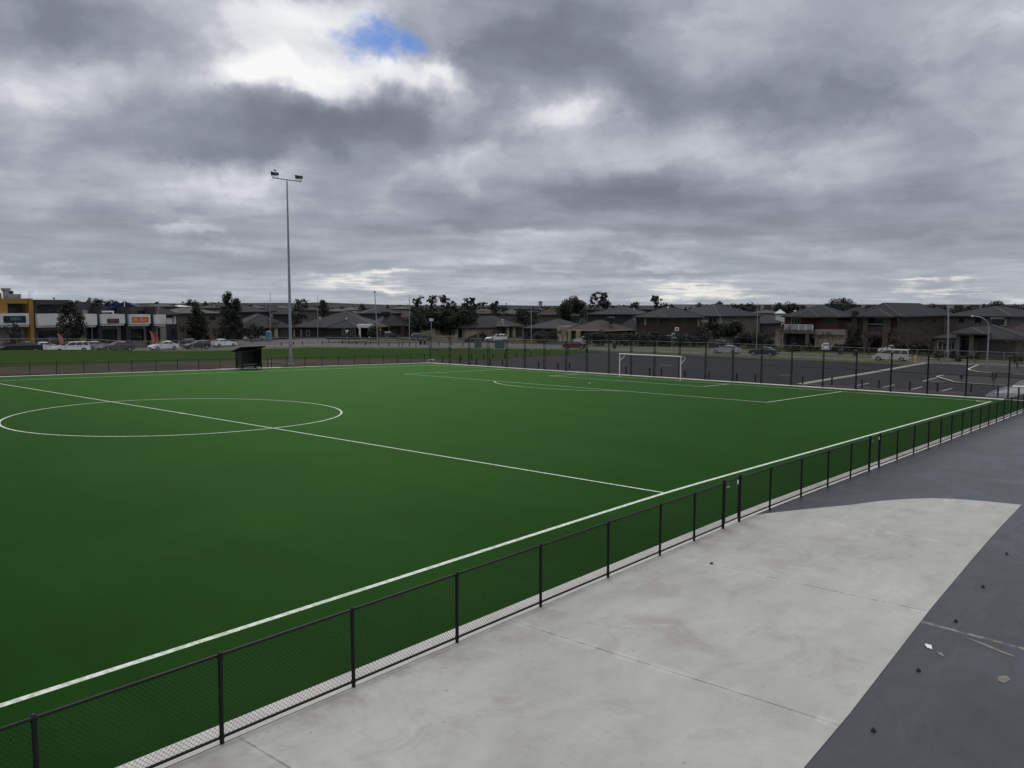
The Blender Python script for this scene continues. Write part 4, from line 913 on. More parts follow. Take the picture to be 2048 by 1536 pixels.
h = House('corner_house', 'low corner house with hipped roofs, pale porch beam and give way sign in front', gp(586, 218), gp(752, 212))
ze, zr = h.zat(670, 654.5, -.5), h.zat(670, 627.5, 9)
h.walls(0, 0, h.L, 18, ze-.02, M['dark_brick']); h.roof(0, 0, h.L, 18, ze, zr, 'roof_dark')
x0, x1 = h.xs(652, 716, -3)
h.walls(x0+.5, -3, x1-.5, -.003, ze-.05, M['dark_brick'], name='wing_wall'); h.roof(x0+.5, -3, x1-.5, 6, ze-.03, h.zat(690, 640, 1.5), 'roof_green', name='wing_roof')
h.box('porch_beam', 714, 648.5, 740, 655.5, -3.4, -.5, M['white_wall']); h.box('porch_column', 717.5, 655.6, 721, 676, -3.4, -3.0, M['white_wall']); h.box('porch_column', 737, 655.6, 739.5, 676, -3.4, -3.0, M['white_wall'])
for w in ((601, 659, 604, 673), (612, 660, 620, 672)): h.win(*w, frame='frame_lt')
for w in ((684, 657.5, 691, 671), (700.5, 657.5, 711, 671)): h.win(*w, y0=-3, frame='frame_lt')
h = simple('two_storey_house', 'two storey grey roofed house behind the leaning pole', 732, 803, 262, 264, 626.3, 613, 14, 'grey_wall', 'roof_grey')
h2 = simple('low_house', 'low dark roofed house behind the bare tree and the black four wheel drive', 757, 828, 224, 226, 651.5, 628.5, 16, 'brown_brick', 'roof_dark', wins=[(792, 656, 800, 668)], recess=[(766, 655, 786, 674)])
h2.box('porch_post', 776, 653, 780, 676, -.9, -.5, M['mid_wall'])
cooler(pt(771.5, 632, 231), 'black roof cooler on the low house right of the leaning pole', 1.5)
# --- the row along the street behind the car park
def onY(px, Y):
    r = ray(px, 700); q = CAM+r*((Y-CAM.y)/r.y); return Vector((q.x, q.y, G(q.x, q.y)))
A = gp(929, 212); B = onY(1046, A.y)
h = House('cream_house', 'cream brick single storey house with a broad dark hipped roof beside the tree mass', A, B)
lf = h.face(onX(869, A.x), A); dp = lf.L
ze, zr = h.zat(929, 656, -.4), h.zat(985, 631, dp/2)
h.walls(0, 0, h.L, dp, ze-.02, M['cream_wall']); h.roof(0, 0, h.L, dp, ze, zr, 'roof_grey')
x0, x1 = h.xs(1008, 1042, -2.5); ze2 = h.zat(1025, 652.5, -3); h.roof(x0, -2.5, x1, 6, ze2, h.zat(1025, 641, 1.5), 'roof_grey', .6, name='porch_roof')
for l_, r_ in ((1014, 1018.5), (1026, 1031)): h.box('porch_column', l_, 653, r_, 680, -2.5, -2.0, M['cream'])
h.box('porch_shade_panel', 1006, 657, 1045, 678, -.03, -.004, M['dk_wall']); h.garage(931.5, 661, 955, 679, mat='garage_cream'); h.win(984, 660, 992, 672, frame='frame_lt')  # porch panel is flat, coloured dark for the shade inside the porch
for w in ((880.5, 659, 886, 670), (897, 659, 903, 671)): lf.win(*w, frame='frame_lt')
lf.box('doorway', 915, 659, 924, 677, -.03, -.004, M['glass']); lf.box('front_pier', 911, 657.5, 914.5, 678, -.4, -.005, M['cream'])
h = simple('low_house', 'low dark roofed house hidden by bushes between the cream and the brown roofed house', 1047, 1132, 203, 197, 656.5, 637.5, 13, 'dk_wall', 'roof_grey', wins=[(1056, 661, 1066, 674), (1100, 661, 1112, 672)])
A, B = onX(1117, 81), onX(1207, 81)
h = House('brown_roofed_house', 'single storey house with a brown tiled roof and cream piers behind the silver car', A, B)
ze, zr = h.zat(1175, 660, -.5), h.zat(1190, 639.5, 7)
x0 = h.xs(1134, 1207)[0]
h.walls(x0, 0, h.L, 12, ze-.02, M['stone']); h.roof(x0, 0, h.L, 12, ze, zr, 'roof_brown', .6, fascia='fascia_lt')
h.box('entry_wall', 1114, 652, 1133, 688, -1.2, 2, M['cream'])
for l_, r_ in ((1136, 1141), (1152, 1160)): h.box('pier', l_, 661, r_, 686, -1.0, -.6, M['cream'])
h.garage(1163, 664, 1196, 684)
cooler(pt(1150, 640, 186), 'black box cooler on the roof ridge above the maroon sedan', 1.35); cooler(pt(1222, 643.5, 196), 'wide dark cooler on the brown tiled roof left of the palms', 1.25)
h = simple('two_storey_house', 'two storey house with a dark green grey roof left of the brown brick house', 1180, 1278, 236, 232, 628.3, 613, 15, 'dk_wall', 'roof_green', wins=[(1220, 631, 1228, 640)])
h = simple('low_house', 'low slate roofed house squeezed between the brown roof and the brown brick house', 1228, 1275, 203, 199, 661.5, 635.5, 15, 'dark_brick', 'roof_grey', fascia='fascia', recess=[(1234, 665, 1250, 682)], garages=[(1253, 665, 1270, 682)])
A, B = onX(1271, 78), onX(1339, 78)
h = House('brown_brick_house', 'two storey brown brick house with a pyramid roof behind the goal', A, B); rs = h.face(B, onY(1402, B.y)); dp = rs.L
ze, zr = h.zat(1337, 634.7, -.3), h.zat(1325, 615, dp/2)
h.walls(0, 0, h.L, dp, ze-.02, M['brown_brick']); h.roof(0, 0, h.L, dp, ze, zr, 'roof_grey', .6)
for w in ((1275, 638, 1280, 652), (1313, 637, 1318, 652), (1320.5, 637, 1325, 652)): h.win(*w, mull=0)
h.box('pale_blind', 1288.5, 637, 1292.5, 650, -.06, -.004, M['lt_wall']); h.box('pale_blind', 1315, 638, 1317, 651, -.09, -.055, M['mid_wall'])
rs.win(1346, 637, 1351, 647, mull=0); rs.win(1366, 637, 1372, 646, mull=0); rs.box('pale_blind', 1395, 638, 1397.5, 653, -.06, -.004, M['lt_wall']); rs.box('pale_blind', 1399, 638, 1400.3, 653, -.06, -.004, M['lt_wall'])
rs.box('downpipe', 1339.6, 637, 1341, 668, -.1, -.004, M['fascia']); rs.box('side_fence_panel', 1345, 664, 1400, 684, -2.2, -2.1, M['dk_wall'])
h = simple('two_storey_house', 'two storey house with a high blue grey roof behind the brown brick house', 1340, 1437, 216, 207, 631.3, 608.3, 17, 'mid_wall', 'roof_grey', wins=[(1418, 634, 1424, 647), (1426, 634, 1433, 647)])
h.box('balcony_panel', 1402, 640, 1416, 645, -1.0, -.9, M['lt_wall'])
h = simple('low_house', 'low grey roofed house with striped solar panels behind the antenna pole', 1437, 1524, 236, 232, 646, 625.5, 16, 'dk_wall', 'roof_grey')
sp = MB()
for k in range(4): P_ = pt(1449+k*5.5, 634+k*1.2, 238); Q_ = pt(1457+k*6, 639+k*1.0, 234); sp.bar(P_-V(0, 0, -.25), Q_-V(0, 0, -.25), .12, .06)
sp.build('panel_rail', M['galv'], h.o); bpy.context.view_layer.update()
A, B = onX(1569, 80), onX(1673, 80)
h = House('red_brick_house', 'red brick two storey house with a balcony and a cream garage door', A, B); rs = h.face(B, onY(1705, B.y)); dp = rs.L
ze, zr = h.zat(1645, 633.3, -.6), h.zat(1642, 611, dp/2)
h.walls(0, 0, h.L, dp, ze-.02, M['red_brick']); h.roof(0, 0, h.L, dp, ze, zr, 'roof_grey', .6)
x_a, x_b = h.xs(1586, 1634, -1.5); h.roof(x_a, -1.5, x_b, 5, ze-.04, h.zat(1608, 619, 1.2), 'roof_grey', .4, name='wing_roof')
h.walls(h.L+.005, .3, h.xs(1691, 1691.5, .3)[0], dp-1, h.zat(1680, 660, 0), M['red_brick'], name='lower_wall')
h.box('garage_surround', 1630.5, 658.5, 1691.5, 671, -1.6, -.005, M['lt_wall']); h.box('garage_pier', 1630.5, 671.05, 1633, 695, -1.6, -.005, M['lt_wall']); h.box('garage_pier', 1689.5, 671.05, 1691.5, 695, -1.6, -.005, M['lt_wall'])
h.garage(1633.2, 671.3, 1689.3, 694, y0=-1.2, mat='garage_cream')
h.box('side_wall', 1551, 658, 1567, 692, -1.8, 3, M['lt_wall'])
slab = h.box('balcony_floor', 1566.5, 660.5, 1629, 668, -2.2, -.005, M['mid_wall'])
rail = MB(); xa, za = h.uv(1570, 648.5, -2.15); xb, zb_ = h.uv(1626, 648.5, -2.15); z0 = h.zat(1590, 660.5, -2.15)
rail.box(xa, -2.19, za-.05, xb, -2.12, za)
for k in range(5): xx = xa+(xb-xa)*k/4; rail.box(xx-.05, -2.19, z0, xx+.05, -2.11, za-.05)
ro = rail.build('railing', M['white_paint'], h.o); MB().box(xa, -2.165, z0+.1, xb, -2.15, za-.06).build('glass_infill', M['galv_dull'], ro)
h.win(1583, 637, 1600, 659.5, frame='frame_lt', mull=2); h.box('red_panel', 1608, 636, 1629, 659, -.05, -.005, M['red_brick']); h.win(1652, 638, 1668, 648, mull=1)
h.box('porch_shade_panel', 1568, 669, 1611, 693, -.03, -.004, M['dk_wall']); h.box('porch_column', 1611, 668.2, 1618, 694, -2.1, -1.6, M['mid_wall'])  # porch shade put into the colour of a flat dark panel
st_ = MB()
for k in range(5): xx0, zz = h.uv(1581, 672.5+k*3.6, -.4); xx1 = h.uv(1592, 672, -.4)[0]; st_.box(xx0, -.42, zz-.12, xx1, -.36, zz+.05)
st_.build('entry_slats', M['mid_wall'], h.o); h.box('front_door', 1621, 669, 1628, 693, -.06, -.005, M['glass'])
cooler(pt(1675, 619, 176), 'black cooler on the red brick house roof', 1.45)
A, B = onX(1705, 80), onX(1796, 80)
h = House('dark_brick_house', 'dark two storey house with a stone framed balcony behind the cream people mover', A, B); rs = h.face(B, onY(1886, B.y)); dp = rs.L
ze, zr = h.zat(1790, 632.3, -.3), h.zat(1807, 606, 6)
h.walls(0, 0, h.L, dp, ze-.02, M['brown_brick']); h.roof(0, 0, h.L, dp, ze, zr, 'roof_grey')
x_a, x_b = h.xs(1724, 1776, -2); h.roof(x_a, -2, x_b, 5, ze-.05, h.zat(1748, 618.5, .8), 'roof_grey', .7, name='balcony_roof')
for l_, r_ in ((1726.5, 1736), (1766.5, 1775)): h.box('stone_column', l_, 632.5, r_, 697, -2, -1.3, M['stone'])
h.box('balcony_floor', 1736.2, 664, 1766.3, 668.5, -2.0, -.005, M['mid_wall']); h.box('balcony_recess', 1736.2, 633.5, 1766.3, 663.9, -.03, -.004, M['glass']); h.box('balcony_front', 1736.3, 652, 1766.2, 663.8, -1.9, -1.85, M['dk_wall']); h.box('handrail', 1736.3, 647.5, 1766.2, 649, -1.9, -1.84, M['galv'])
h.box('porch_shade_panel', 1736.2, 669, 1766.3, 697, -.03, -.004, M['glass']); h.box('pale_strip', 1776.5, 634, 1780, 667, -.5, -.005, M['lt_wall'])  # flat dark panel drawn for the shade under the balcony
h.win(1711, 672, 1720, 694); rs.win(1806, 637, 1814, 645); rs.win(1838, 638, 1846, 645); rs.win(1866, 639, 1872, 646); rs.box('downpipe', 1796.6, 635, 1798, 694, -.1, -.004, M['fascia'])
h.box('side_wing', 1704, 622.5, 1716, 668, -.4, -.004, M['dark_brick'])
h = simple('two_storey_house', 'two storey slate roofed house with a pale right end behind the street lamp', 1888, 2018, 196, 190, 632.3, 613, 16, 'mid_wall', 'roof_grey', wins=[(1918, 636, 1928, 645), (1950, 636, 1962, 646), (1984, 636, 1992, 645)])
h.box('pale_end_panel', 1996, 634, 2014, 652, -.06, -.004, M['cream'])
cooler(pt(1994, 652, 168), 'large dark cooler on the right hand roof beside the street lamp', 1.6)
A, B = onX(1868, 69), onX(2052, 69)
h = House('single_storey_house', 'single storey house with a gabled porch behind the right hand street lamp', A, B)
ze, zr = h.zat(1940, 677, -.5), h.zat(1960, 649, 8)
h.walls(0, 0, h.L, 16, ze-.02, M['mid_wall']); h.roof(0, 0, h.L, 16, ze, zr, 'roof_grey')
x_a, x_b = h.xs(1916, 1962, -2); h.roof(x_a, -2, x_b, 6, h.zat(1940, 667, -2.5), h.zat(1935, 655, .5), 'roof_grey', .6, name='porch_roof')
for l_, r_ in ((1913, 1920), (1939, 1947)): h.box('porch_column', l_, 668, r_, 712, -2, -1.4, M['mid_wall'])
h.box('porch_beam', 1913, 667.5, 1947, 671.5, -2.05, -2.004, M['mid_wall']); h.box('porch_shade_panel', 1920.5, 672, 1938.5, 711, -.03, -.004, M['glass'])  # flat dark panel paints in the shade within the porch
for w in ((1876, 681, 1894, 704), (1897, 681, 1910, 704)): h.win(*w, frame='frame_lt')
h.garage(1957, 682, 2030, 710)
h = simple('low_house', 'house with a sloping brown roof at the right edge behind the lamp', 2010, 2110, 178, 172, 664, 627, 16, 'brown_brick', 'roof_brown')
# --- roofs farther back
FARH = [(262, 66, 250, 614, 605.5, 'roof_light', 'lt_wall', 'wide pale roofed house behind the blue shade sail'), (326, 44, 262, 613, 606.5, 'roof_light', 'mid_wall', 'pale roofed house above the townhouse'), (362, 22, 300, 613.5, 610, 'white_wall', 'lt_wall', 'white roofed house left of the round far tree'),
 (420, 40, 330, 616, 611, 'roof_grey', 'mid_wall', 'grey roofed house left of the twin crowned tree, far behind'), (513, 24, 330, 616, 611, 'roof_light', 'white_wall', 'small pale roofed house above the steep dark roof'), (546, 44, 300, 622, 610.5, 'roof_grey', 'lt_wall', 'grey roofed house between the two slim poles'), (567, 26, 400, 616, 611, 'roof_light', 'white_wall', 'small pale house left of the floodlight mast, far behind'),
 (575, 38, 275, 628, 617, 'roof_dark', 'dk_wall', 'dark roofed house behind the floodlight mast'), (625, 34, 340, 620, 612.5, 'roof_grey', 'mid_wall', 'grey roofed house between the two round far trees'), (676, 34, 300, 622.5, 616.5, 'roof_light', 'mid_wall', 'pale grey roofed house right of the round far tree'), (704, 26, 330, 620, 614, 'roof_light', 'white_wall', 'small pale roofed house left of the leaning pole'), (694, 60, 262, 632, 621, 'roof_dark', 'dk_wall', 'dark roofed house behind the corner house'),
 (725, 30, 380, 616.5, 612, 'roof_grey', 'mid_wall', 'far grey roof behind the leaning pole'), (803, 42, 330, 617.5, 612.8, 'roof_light', 'lt_wall', 'pale grey roofed house left of the tree mass'), (966, 28, 420, 621, 618, 'roof_light', 'white_wall', 'white walled house right of the tree mass, far behind'), (985, 60, 300, 627, 619, 'roof_brown', 'mid_wall', 'brown roofed house behind the cream house'),
 (1023, 40, 320, 628, 617.5, 'roof_light', 'mid_wall', 'pale brown roofed house behind the far shrubs'), (1098, 48, 270, 629.5, 616.5, 'roof_brown', 'mid_wall', 'two storey brown roofed house left of the big round tree'), (1040, 50, 420, 617.5, 613.5, 'roof_grey', 'mid_wall', 'far grey roof left of the pale tower'), (1205, 60, 300, 619, 612, 'roof_dark', 'dk_wall', 'dark roof below the tall paired gum trees'), (1290, 70, 330, 619, 611.5, 'roof_dark', 'dk_wall', 'long dark roof between two far trees'),
 (1468, 46, 300, 628.5, 618, 'roof_light', 'lt_wall', 'pale roofed house behind the antenna pole'), (1530, 60, 330, 626, 619.5, 'roof_light', 'lt_wall', 'pale flat roofed house left of the red brick house'), (1558, 18, 310, 627, 619, 'white_wall', 'white_wall', 'small white shed left of the red brick house'), (1712, 44, 250, 626, 614, 'roof_dark', 'dk_wall', 'dark roof between the red and the dark brick house'), (1870, 70, 240, 629, 614.5, 'roof_grey', 'mid_wall', 'slate roof behind the thick grey pole')]
for px, w, d_, ye, yr, rf, wl, lb in FARH:
    w = max(w, 9*FPX/d_) if w > 20 else w
    simple('distant_house', lb, px-w/2, px+w/2, d_, d_, ye, yr, 12, wl, rf, .4)
# --- the long shed on the skyline and a tower
h = House('warehouse', 'long white and maroon shed along the skyline at right', gp(1336, 900), gp(2080, 800))
zt = h.zat(1700, 608.7); h.walls(0, 0, h.L, 40, zt, M['whs_white']); k = 0
for px in (1452, 1470, 1490, 1514, 1536, 1556, 1600, 1640, 1692, 1714, 1740, 1777, 1812, 1852, 1884, 1918, 1950, 1990, 2024):
    x_, _ = h.uv(px, 612); MB().box(x_-3.6, -.4, 0, x_+3.6, -.05, zt-.5-(px % 3)*.2).build('maroon_bay', M['whs_red'], h.o)
MB().box(0, -.3, -1, h.L, -.06, 2.6).build('dark_base', M['whs_dark'], h.o)
tw = MB().tube((0, 0, -2), (0, 0, 13.5), 2.0, 1.9, 14).tube((0, 0, 13.5), (0, 0, 14.6), 2.3, 2.3, 14).build('water_tower', M['whs_white'], None, gp(1080.5, 900)); tag(tw, 'pale round tower on the skyline left of the big round tree', 'tower')
# ------------------------------------------------------------------ shops
def txt(body, size, mat, parent, loc, depth=.01, name='lettering'):
    c = bpy.data.curves.new(name, 'FONT'); c.body = body; c.size = size; c.align_x = 'CENTER'; c.align_y = 'CENTER'; c.extrude = depth
    tmp = bpy.data.objects.new(name, c); COL.objects.link(tmp); bpy.context.view_layer.update()
    me = bpy.data.meshes.new_from_object(tmp.evaluated_get(bpy.context.evaluated_depsgraph_get())); bpy.data.objects.remove(tmp); me.name = name
    me.materials.clear(); me.materials.append(mat)
    o = link(name, me, parent, loc); o.rotation_euler = (PI/2, 0, 0); return o
def shops():
    A, B = gp(-60, 156), gp(333, 175)
    s1 = House('ochre_shop', 'two storey shop with an ochre frame and a black sign at the left edge', A, gp(66, 161.5), 'shop'); s1.d = (Vector((B.x, B.y, 0))-s1.A).normalized(); s1.n = Vector((-s1.d.y, s1.d.x, 0)); s1.rz = math.atan2(s1.d.y, s1.d.x); s1.o.rotation_euler.z = s1.rz
    X = lambda px, off=0: s1.uv(px, 650, off)[0]
    top = s1.zat(40, 597); xr = X(66)
    s1.walls(0, 1.6, xr-.02, 14, s1.zat(40, 600), M['grey_wall'])
    MB().box(0, -.3, s1.zat(40, 607), xr-.9, 1.59, top).build('top_beam', M['yellow_wall'], s1.o)
    MB().box(X(58), -.32, -.6, xr, 1.58, top+.02).build('column', M['yellow_wall'], s1.o)
    MB().box(0, -.29, s1.zat(5, 627), X(15), 1.58, s1.zat(5, 607)-.005).build('ochre_wall', M['yellow_wall'], s1.o)
    MB().box(0, 1.0, top+.005, X(13.5), 9, s1.zat(5, 586, 1)).build('roof_tower', M['yellow_wall'], s1.o)
    b = s1.box('balcony_panel', -59, 627.2, 57.8, 649.2, -.9, 1.5, M['white_wall']); s1.box('canopy', -59, 650, 57.8, 653.3, -.7, 1.5, M['white_wall'])
    for w in ((15.5, 616.5, 34.5, 626.8), (49, 614, 57, 626.8)): s1.win(*w, y0=1.6)
    s1.box('lower_wall', -59, 653.4, 57.8, 692, 1.3, 1.59, M['lt_wall'])
    s1.win(17, 657, 41, 690, y0=1.3, mull=2, name='shop_window'); s1.win(-40, 657, -4, 690, y0=1.3, mull=2, name='shop_window'); s1.box('doorway', 49, 657, 56, 690, 1.27, 1.296, M['grey_wall'])
    x0, z1 = s1.uv(7, 632, -.96); x1, z0 = s1.uv(52, 645, -.96)
    sg = MB().box(x0, -.98, z0, x1, -.904, z1).build('shop_sign', M['sign_black'], s1.o)
    txt('ni\u00f1o', (z1-z0)*.86, M['sign_teal'], sg, ((x0+x1)/2+.1, -.99, (z0+z1)/2+.12))
    # plant on its roof
    def P(px, py, off): r_ = s1.uv(px, py, off); return s1.A+s1.d*r_[0]+s1.n*off+V(0, 0, s1.g+r_[1])
    q = P(12, 586, 4); t = thing('roof_exhaust', 'grey square exhaust cowl on the ochre building roof', 'roof vent', q, s1.rz)
    MB().box(-.35, -.35, -.3, .35, .35, .2).build('duct', M['galv_dull'], t); MB().add([(-.4, -.4, .2), (.4, -.4, .2), (.4, .4, .2), (-.4, .4, .2), (-.55, -.55, .78), (.55, -.55, .78), (.55, .55, .78), (-.55, .55, .78)], [(3, 2, 1, 0), (4, 5, 6, 7), (0, 1, 5, 4), (1, 2, 6, 5), (2, 3, 7, 6), (3, 0, 4, 7)]).build('cowl', M['galv'], t)
    cooler(P(20, 588.5, 4), 'dark tilted cooler beside the grey cowl on the ochre building', .62, s1.rz)
    q = P(24, 597, 3); t = tag(MB().box(-1.0, -.8, -.2, 1.0, .8, .75).box(-.9, -.82, .1, .9, -.79, .65).build('roof_unit', M['galv'], None, q, s1.rz), 'pale box shaped air unit on the ochre building roof', 'air unit')
    q = P(57, 597, 2); a = MB().tube((0, 0, -.3), (.05, 0, 1.15), .02).tube((.35, 0, -.3), (.4, 0, 1.15), .02).tube((.05, 0, 1.15), (.75, 0, 1.2), .018).tube((.75, 0, 1.2), (.72, 0, .75), .018)
    for k in range(4): a.tube((.01, 0, .1+k*.28), (.37, 0, .1+k*.28), .014)
    tag(a.build('roof_ladder', M['galv_dull'], None, q, s1.rz), 'thin roof ladder rails above the ochre column', 'ladder')
    q = P(42, 597, 2); tag(MB().tube((0, 0, -.2), (0, 0, 1.0), .018).sphere((0, 0, .62), .1, .06, .09, 7, 4).build('antenna', M['galv_dull'], None, q, s1.rz), 'slim antenna on the ochre building roof', 'antenna')
    # the long grey building
    A2 = s1.A+s1.d*(xr+.02)
    s2 = House('grey_shops', 'long two storey grey shop building with pale balcony panels and shade sails', A2, A2+s1.d*30, 'shop'); X2 = lambda px, off=0: s2.uv(px, 650, off)[0]
    xe = X2(333); xm = X2(196); tl = s2.zat(100, 599.5); tr = s2.zat(280, 614)
    s2.walls(0, 1.6, xm, 14, tl-.3, M['grey_wall']); s2.walls(xm+.01, 1.6, X2(250), 14, s2.zat(225, 627), M['grey_wall'], name='terrace_wall'); s2.walls(X2(250)+.01, 1.6, X2(322), 14, tr, M['grey_wall'], name='upper_wall')
    MB().box(.01, -.3, s2.zat(100, 609), X2(138), 1.59, tl).build('top_beam', M['grey_wall'], s2.o)
    for l_, r_, t_ in ((66.2, 74, 600), (194, 202, 612), (250, 258.5, 613), (301, 309.5, 613)): MB().box(X2(l_)+.01, -.32, -.7, X2(r_), 1.58, s2.zat((l_+r_)/2, t_)).build('column', M['dk_wall'], s2.o)
    for l_, r_, t_, b_ in ((74.2, 165, 627.5, 649.5), (165.2, 193.8, 628, 650), (202.2, 249.8, 628.5, 647), (258.7, 300.8, 629, 647.5), (309.7, 332, 629.5, 647.5)):
        s2.box('balcony_panel', l_, t_, r_, b_, -.9, 1.4, M['white_wall']); s2.box('canopy', l_, b_+1, r_-2, b_+3.8, -.7, 1.4, M['white_wall'])
    s2.box('lower_wall', 74.2, 653, 332, 692, 1.3, 1.59, M['lt_wall'])
    for w in ((75, 661, 124, 691), (203, 658, 235, 686), (259, 657.5, 288, 683)): s2.win(*w, y0=1.3, mull=3, name='shop_window')
    for l_, r_ in ((172, 182), (316, 320)): s2.box('doorway', l_, 655, r_, 687, 1.27, 1.296, M['glass'])
    for w in ((74.8, 618, 80, 627), (96, 618, 118, 627), (258.8, 621, 262, 628), (274, 621, 289, 628), (293, 621, 300, 628)): s2.win(*w, y0=1.6)
    s2.box('pale_wall', 165.3, 620, 175, 628, 1.5, 1.594, M['lt_wall']); f = s2.box('terrace_frame', 202.5, 621.5, 228, 624.5, .6, .8, M['white_wall']); s2.box('terrace_post', 226, 624.6, 228, 629, .6, .8, M['white_wall'])
    x0, z1 = s2.uv(214.5, 637.5, -.96); x1, z0 = s2.uv(238.5, 646, -.96); sg = MB().box(x0, -.98, z0, x1, -.904, z1).build('shop_sign', M['sign_brown'], s2.o)
    mk = MB().sphere((x0+.8, -.985, (z0+z1)/2), .28, .01, .3).box(x0+1.25, -.99, (z0+z1)/2-.05, x1-.3, -.981, (z0+z1)/2+.14).box(x0+1.5, -.99, z0+.15, x1-.7, -.981, z0+.25); mk.build('emblem', pm('sign_rust', (.16, .05, .04), .6, .3, 4), sg)
    x0, z1 = s2.uv(263.5, 634.5, -.96); x1, z0 = s2.uv(297, 644, -.96); sg = MB().box(x0, -.98, z0, x1, -.904, z1).build('shop_sign', M['sign_red'], s2.o); w = x1-x0; hh = z1-z0
    y = MB()
    for fx0, fx1, fz0, fz1 in ((.05, .13, .2, .62), (.14, .20, .34, .8), (.20, .28, .22, .66), (.28, .33, .3, .82), (.33, .39, .25, .6)): y.box(x0+w*fx0, -.99, z0+hh*fz0, x0+w*fx1-.02, -.981, z0+hh*fz1)
    y.sphere((x0+w*.82, -.985, z0+hh*.42), w*.07, .01, hh*.22); y.build('emblem', M['sign_yellow'], sg)
    MB().box(x0+w*.46, -.99, z0+hh*.62, x0+w*.68, -.981, z0+hh*.74).box(x0+w*.48, -.99, z0+hh*.5, x0+w*.66, -.981, z0+hh*.58).box(x0+w*.45, -.99, z0+hh*.22, x0+w*.72, -.981, z0+hh*.34).build('emblem', M['sign_pink'], sg)
    # shade sails over the roof terraces
    def P2(px, py, off): r_ = s2.uv(px, py, off); return s2.A+s2.d*r_[0]+s2.n*off+V(0, 0, s2.g+r_[1])
    def sail(name, label, corners, mat):
        c = [P2(*q) for q in corners]; n = 10; vs = []; m_ = sum(c, Vector())/len(c)
        mb = MB()
        tri = [(c[0], c[1], c[2])] if len(c) == 3 else [(c[0], c[1], c[2]), (c[0], c[2], c[3])]
        for a, b, d in tri:
            idx = {}; vs = []; fs = []
            for i in range(n+1):
                for j in range(n+1-i):
                    u, v = i/n, j/n; w_ = 1-u-v; p = a*w_+b*u+d*v; sag = 4*(u*v+v*w_+u*w_)/3
                    p = p-V(0, 0, .28*sag*(1 if len(c) == 3 else .5)); idx[i, j] = len(vs); vs.append(p-c[0])
            for i in range(n):
                for j in range(n-i):
                    fs.append((idx[i, j], idx[i+1, j], idx[i, j+1]))
                    if i+j < n-1: fs.append((idx[i+1, j], idx[i+1, j+1], idx[i, j+1]))
            mb.add(vs, fs, True)
        o = mb.build(name, mat, None, c[0]); sd = o.modifiers.new('cloth', 'SOLIDIFY'); sd.thickness = .02
        return tag(o, label, 'shade sail')
    sail('shade_sail', 'navy shade sail stretched over the terrace beside its pale pole', [(200, 624.5, 2.5), (249.5, 601.8, 2), (275, 613.5, 2.4), (226, 616, 8)], M['blue_sail'])
    sail('shade_sail', 'bright blue shade sail peeking out behind the navy one', [(212, 612, 6), (232, 600.6, 5), (252, 612, 9)], M['blue_sail_lt'])
    sail('shade_sail', 'orange yellow shade sail behind the large tree at the shops', [(132, 610, 3.0), (141, 600.5, 4), (167, 611.5, 3.5)], M['yellow_sail'])
    sail('shade_sail', 'cream shade sail right of the orange yellow one', [(160, 611, 5), (150, 604.8, 6), (168, 604.8, 6), (178, 611, 5)], M['white_sail'])
    q = P2(249.6, 628, 1.5); tag(MB().tube((0, 0, -.4), (0, 0, s2.zat(249, 600, 1.5)-s2.zat(249, 628, 1.5)), .09, .075, 10).build('sail_pole', M['white_paint'], None, q), 'pale steel pole holding the corner of the navy sail', 'pole')
    # feather flags
    def flag(px, yb, yt, d_, lab, mat):
        b = gp(px, d_); H = pt(px, yt, d_).z-b.z; o = thing('feather_flag', lab, 'flag', b, s2.rz)
        pts = [(0, 0, 0), (0, 0, H*.6), (-.12, 0, H*.85), (-.35, 0, H)]
        MB().path(pts, .03, 6).build('pole', M['galv'], o)
        f_ = [(.02, 0, H*.12), (.62, 0, H*.10), (.72, 0, H*.5), (.52, 0, H*.8), (.1, 0, H*.97), (-.33, 0, H*1.0), (-.1, 0, H*.84), (.03, 0, H*.6)]
        mb = MB(); n = len(f_); mb.add([(x_, .01, z_) for x_, _, z_ in f_]+[(x_, .03, z_) for x_, _, z_ in f_], [tuple(range(n)), tuple(range(2*n-1, n-1, -1))]+[(i, n+i, n+(i+1) % n, (i+1) % n) for i in range(n)])
        fo = mb.build('flag', mat, o); MB().box(.12, .0, H*.25, .5, .006, H*.6).build('print', M['flag_pink'], fo)
    flag(120, 690, 667, 145.6, 'pink and red feather flag in front of the dark shop window', M['flag_pink']); flag(304, 684, 662, 165, 'pink feather flag leaning behind the white ute', M['flag_pink'])
    flag(312, 682, 664, 173, 'dark red feather flag against the last grey column', M['flag_red'])
shops()
# ------------------------------------------------------------------ trees
def leaves(mb, c, r, n, s, rnd, shell=.45, flat=1.0):
    """n leaf-sized faces spread through one clump"""
    for _ in range(n):
        while True:
            d = Vector((rnd.uniform(-1, 1), rnd.uniform(-1, 1), rnd.uniform(-1, 1)))
            if .05 < d.length < 1: break
        d = d.normalized()*(shell+(1-shell)*rnd.random()**.6 if rnd.random() < .75 else rnd.random()*shell)
        p = Vector((c[0]+d.x*r[0], c[1]+d.y*r[1], c[2]+d.z*r[2]*flat))
        a = Vector((rnd.gauss(0, 1), rnd.gauss(0, 1), rnd.gauss(0, .7))).normalized(); b = a.orthogonal().normalized()
        b = (b*math.cos(t := rnd.uniform(0, 6.28))+a.cross(b)*math.sin(t)); q = s*rnd.uniform(.6, 1.35)
        a *= q*.5; b *= q*rnd.uniform(.28, .5)
        mb.add([p-a, p+b, p+a, p-b], [(0, 1, 2, 3)])
def limb(mb, pts, r0, r1, n=6):
    k = len(pts)-1
    for i in range(k): mb.tube(pts[i], pts[i+1], r0+(r1-r0)*i/k, r0+(r1-r0)*(i+1)/k, n, False)
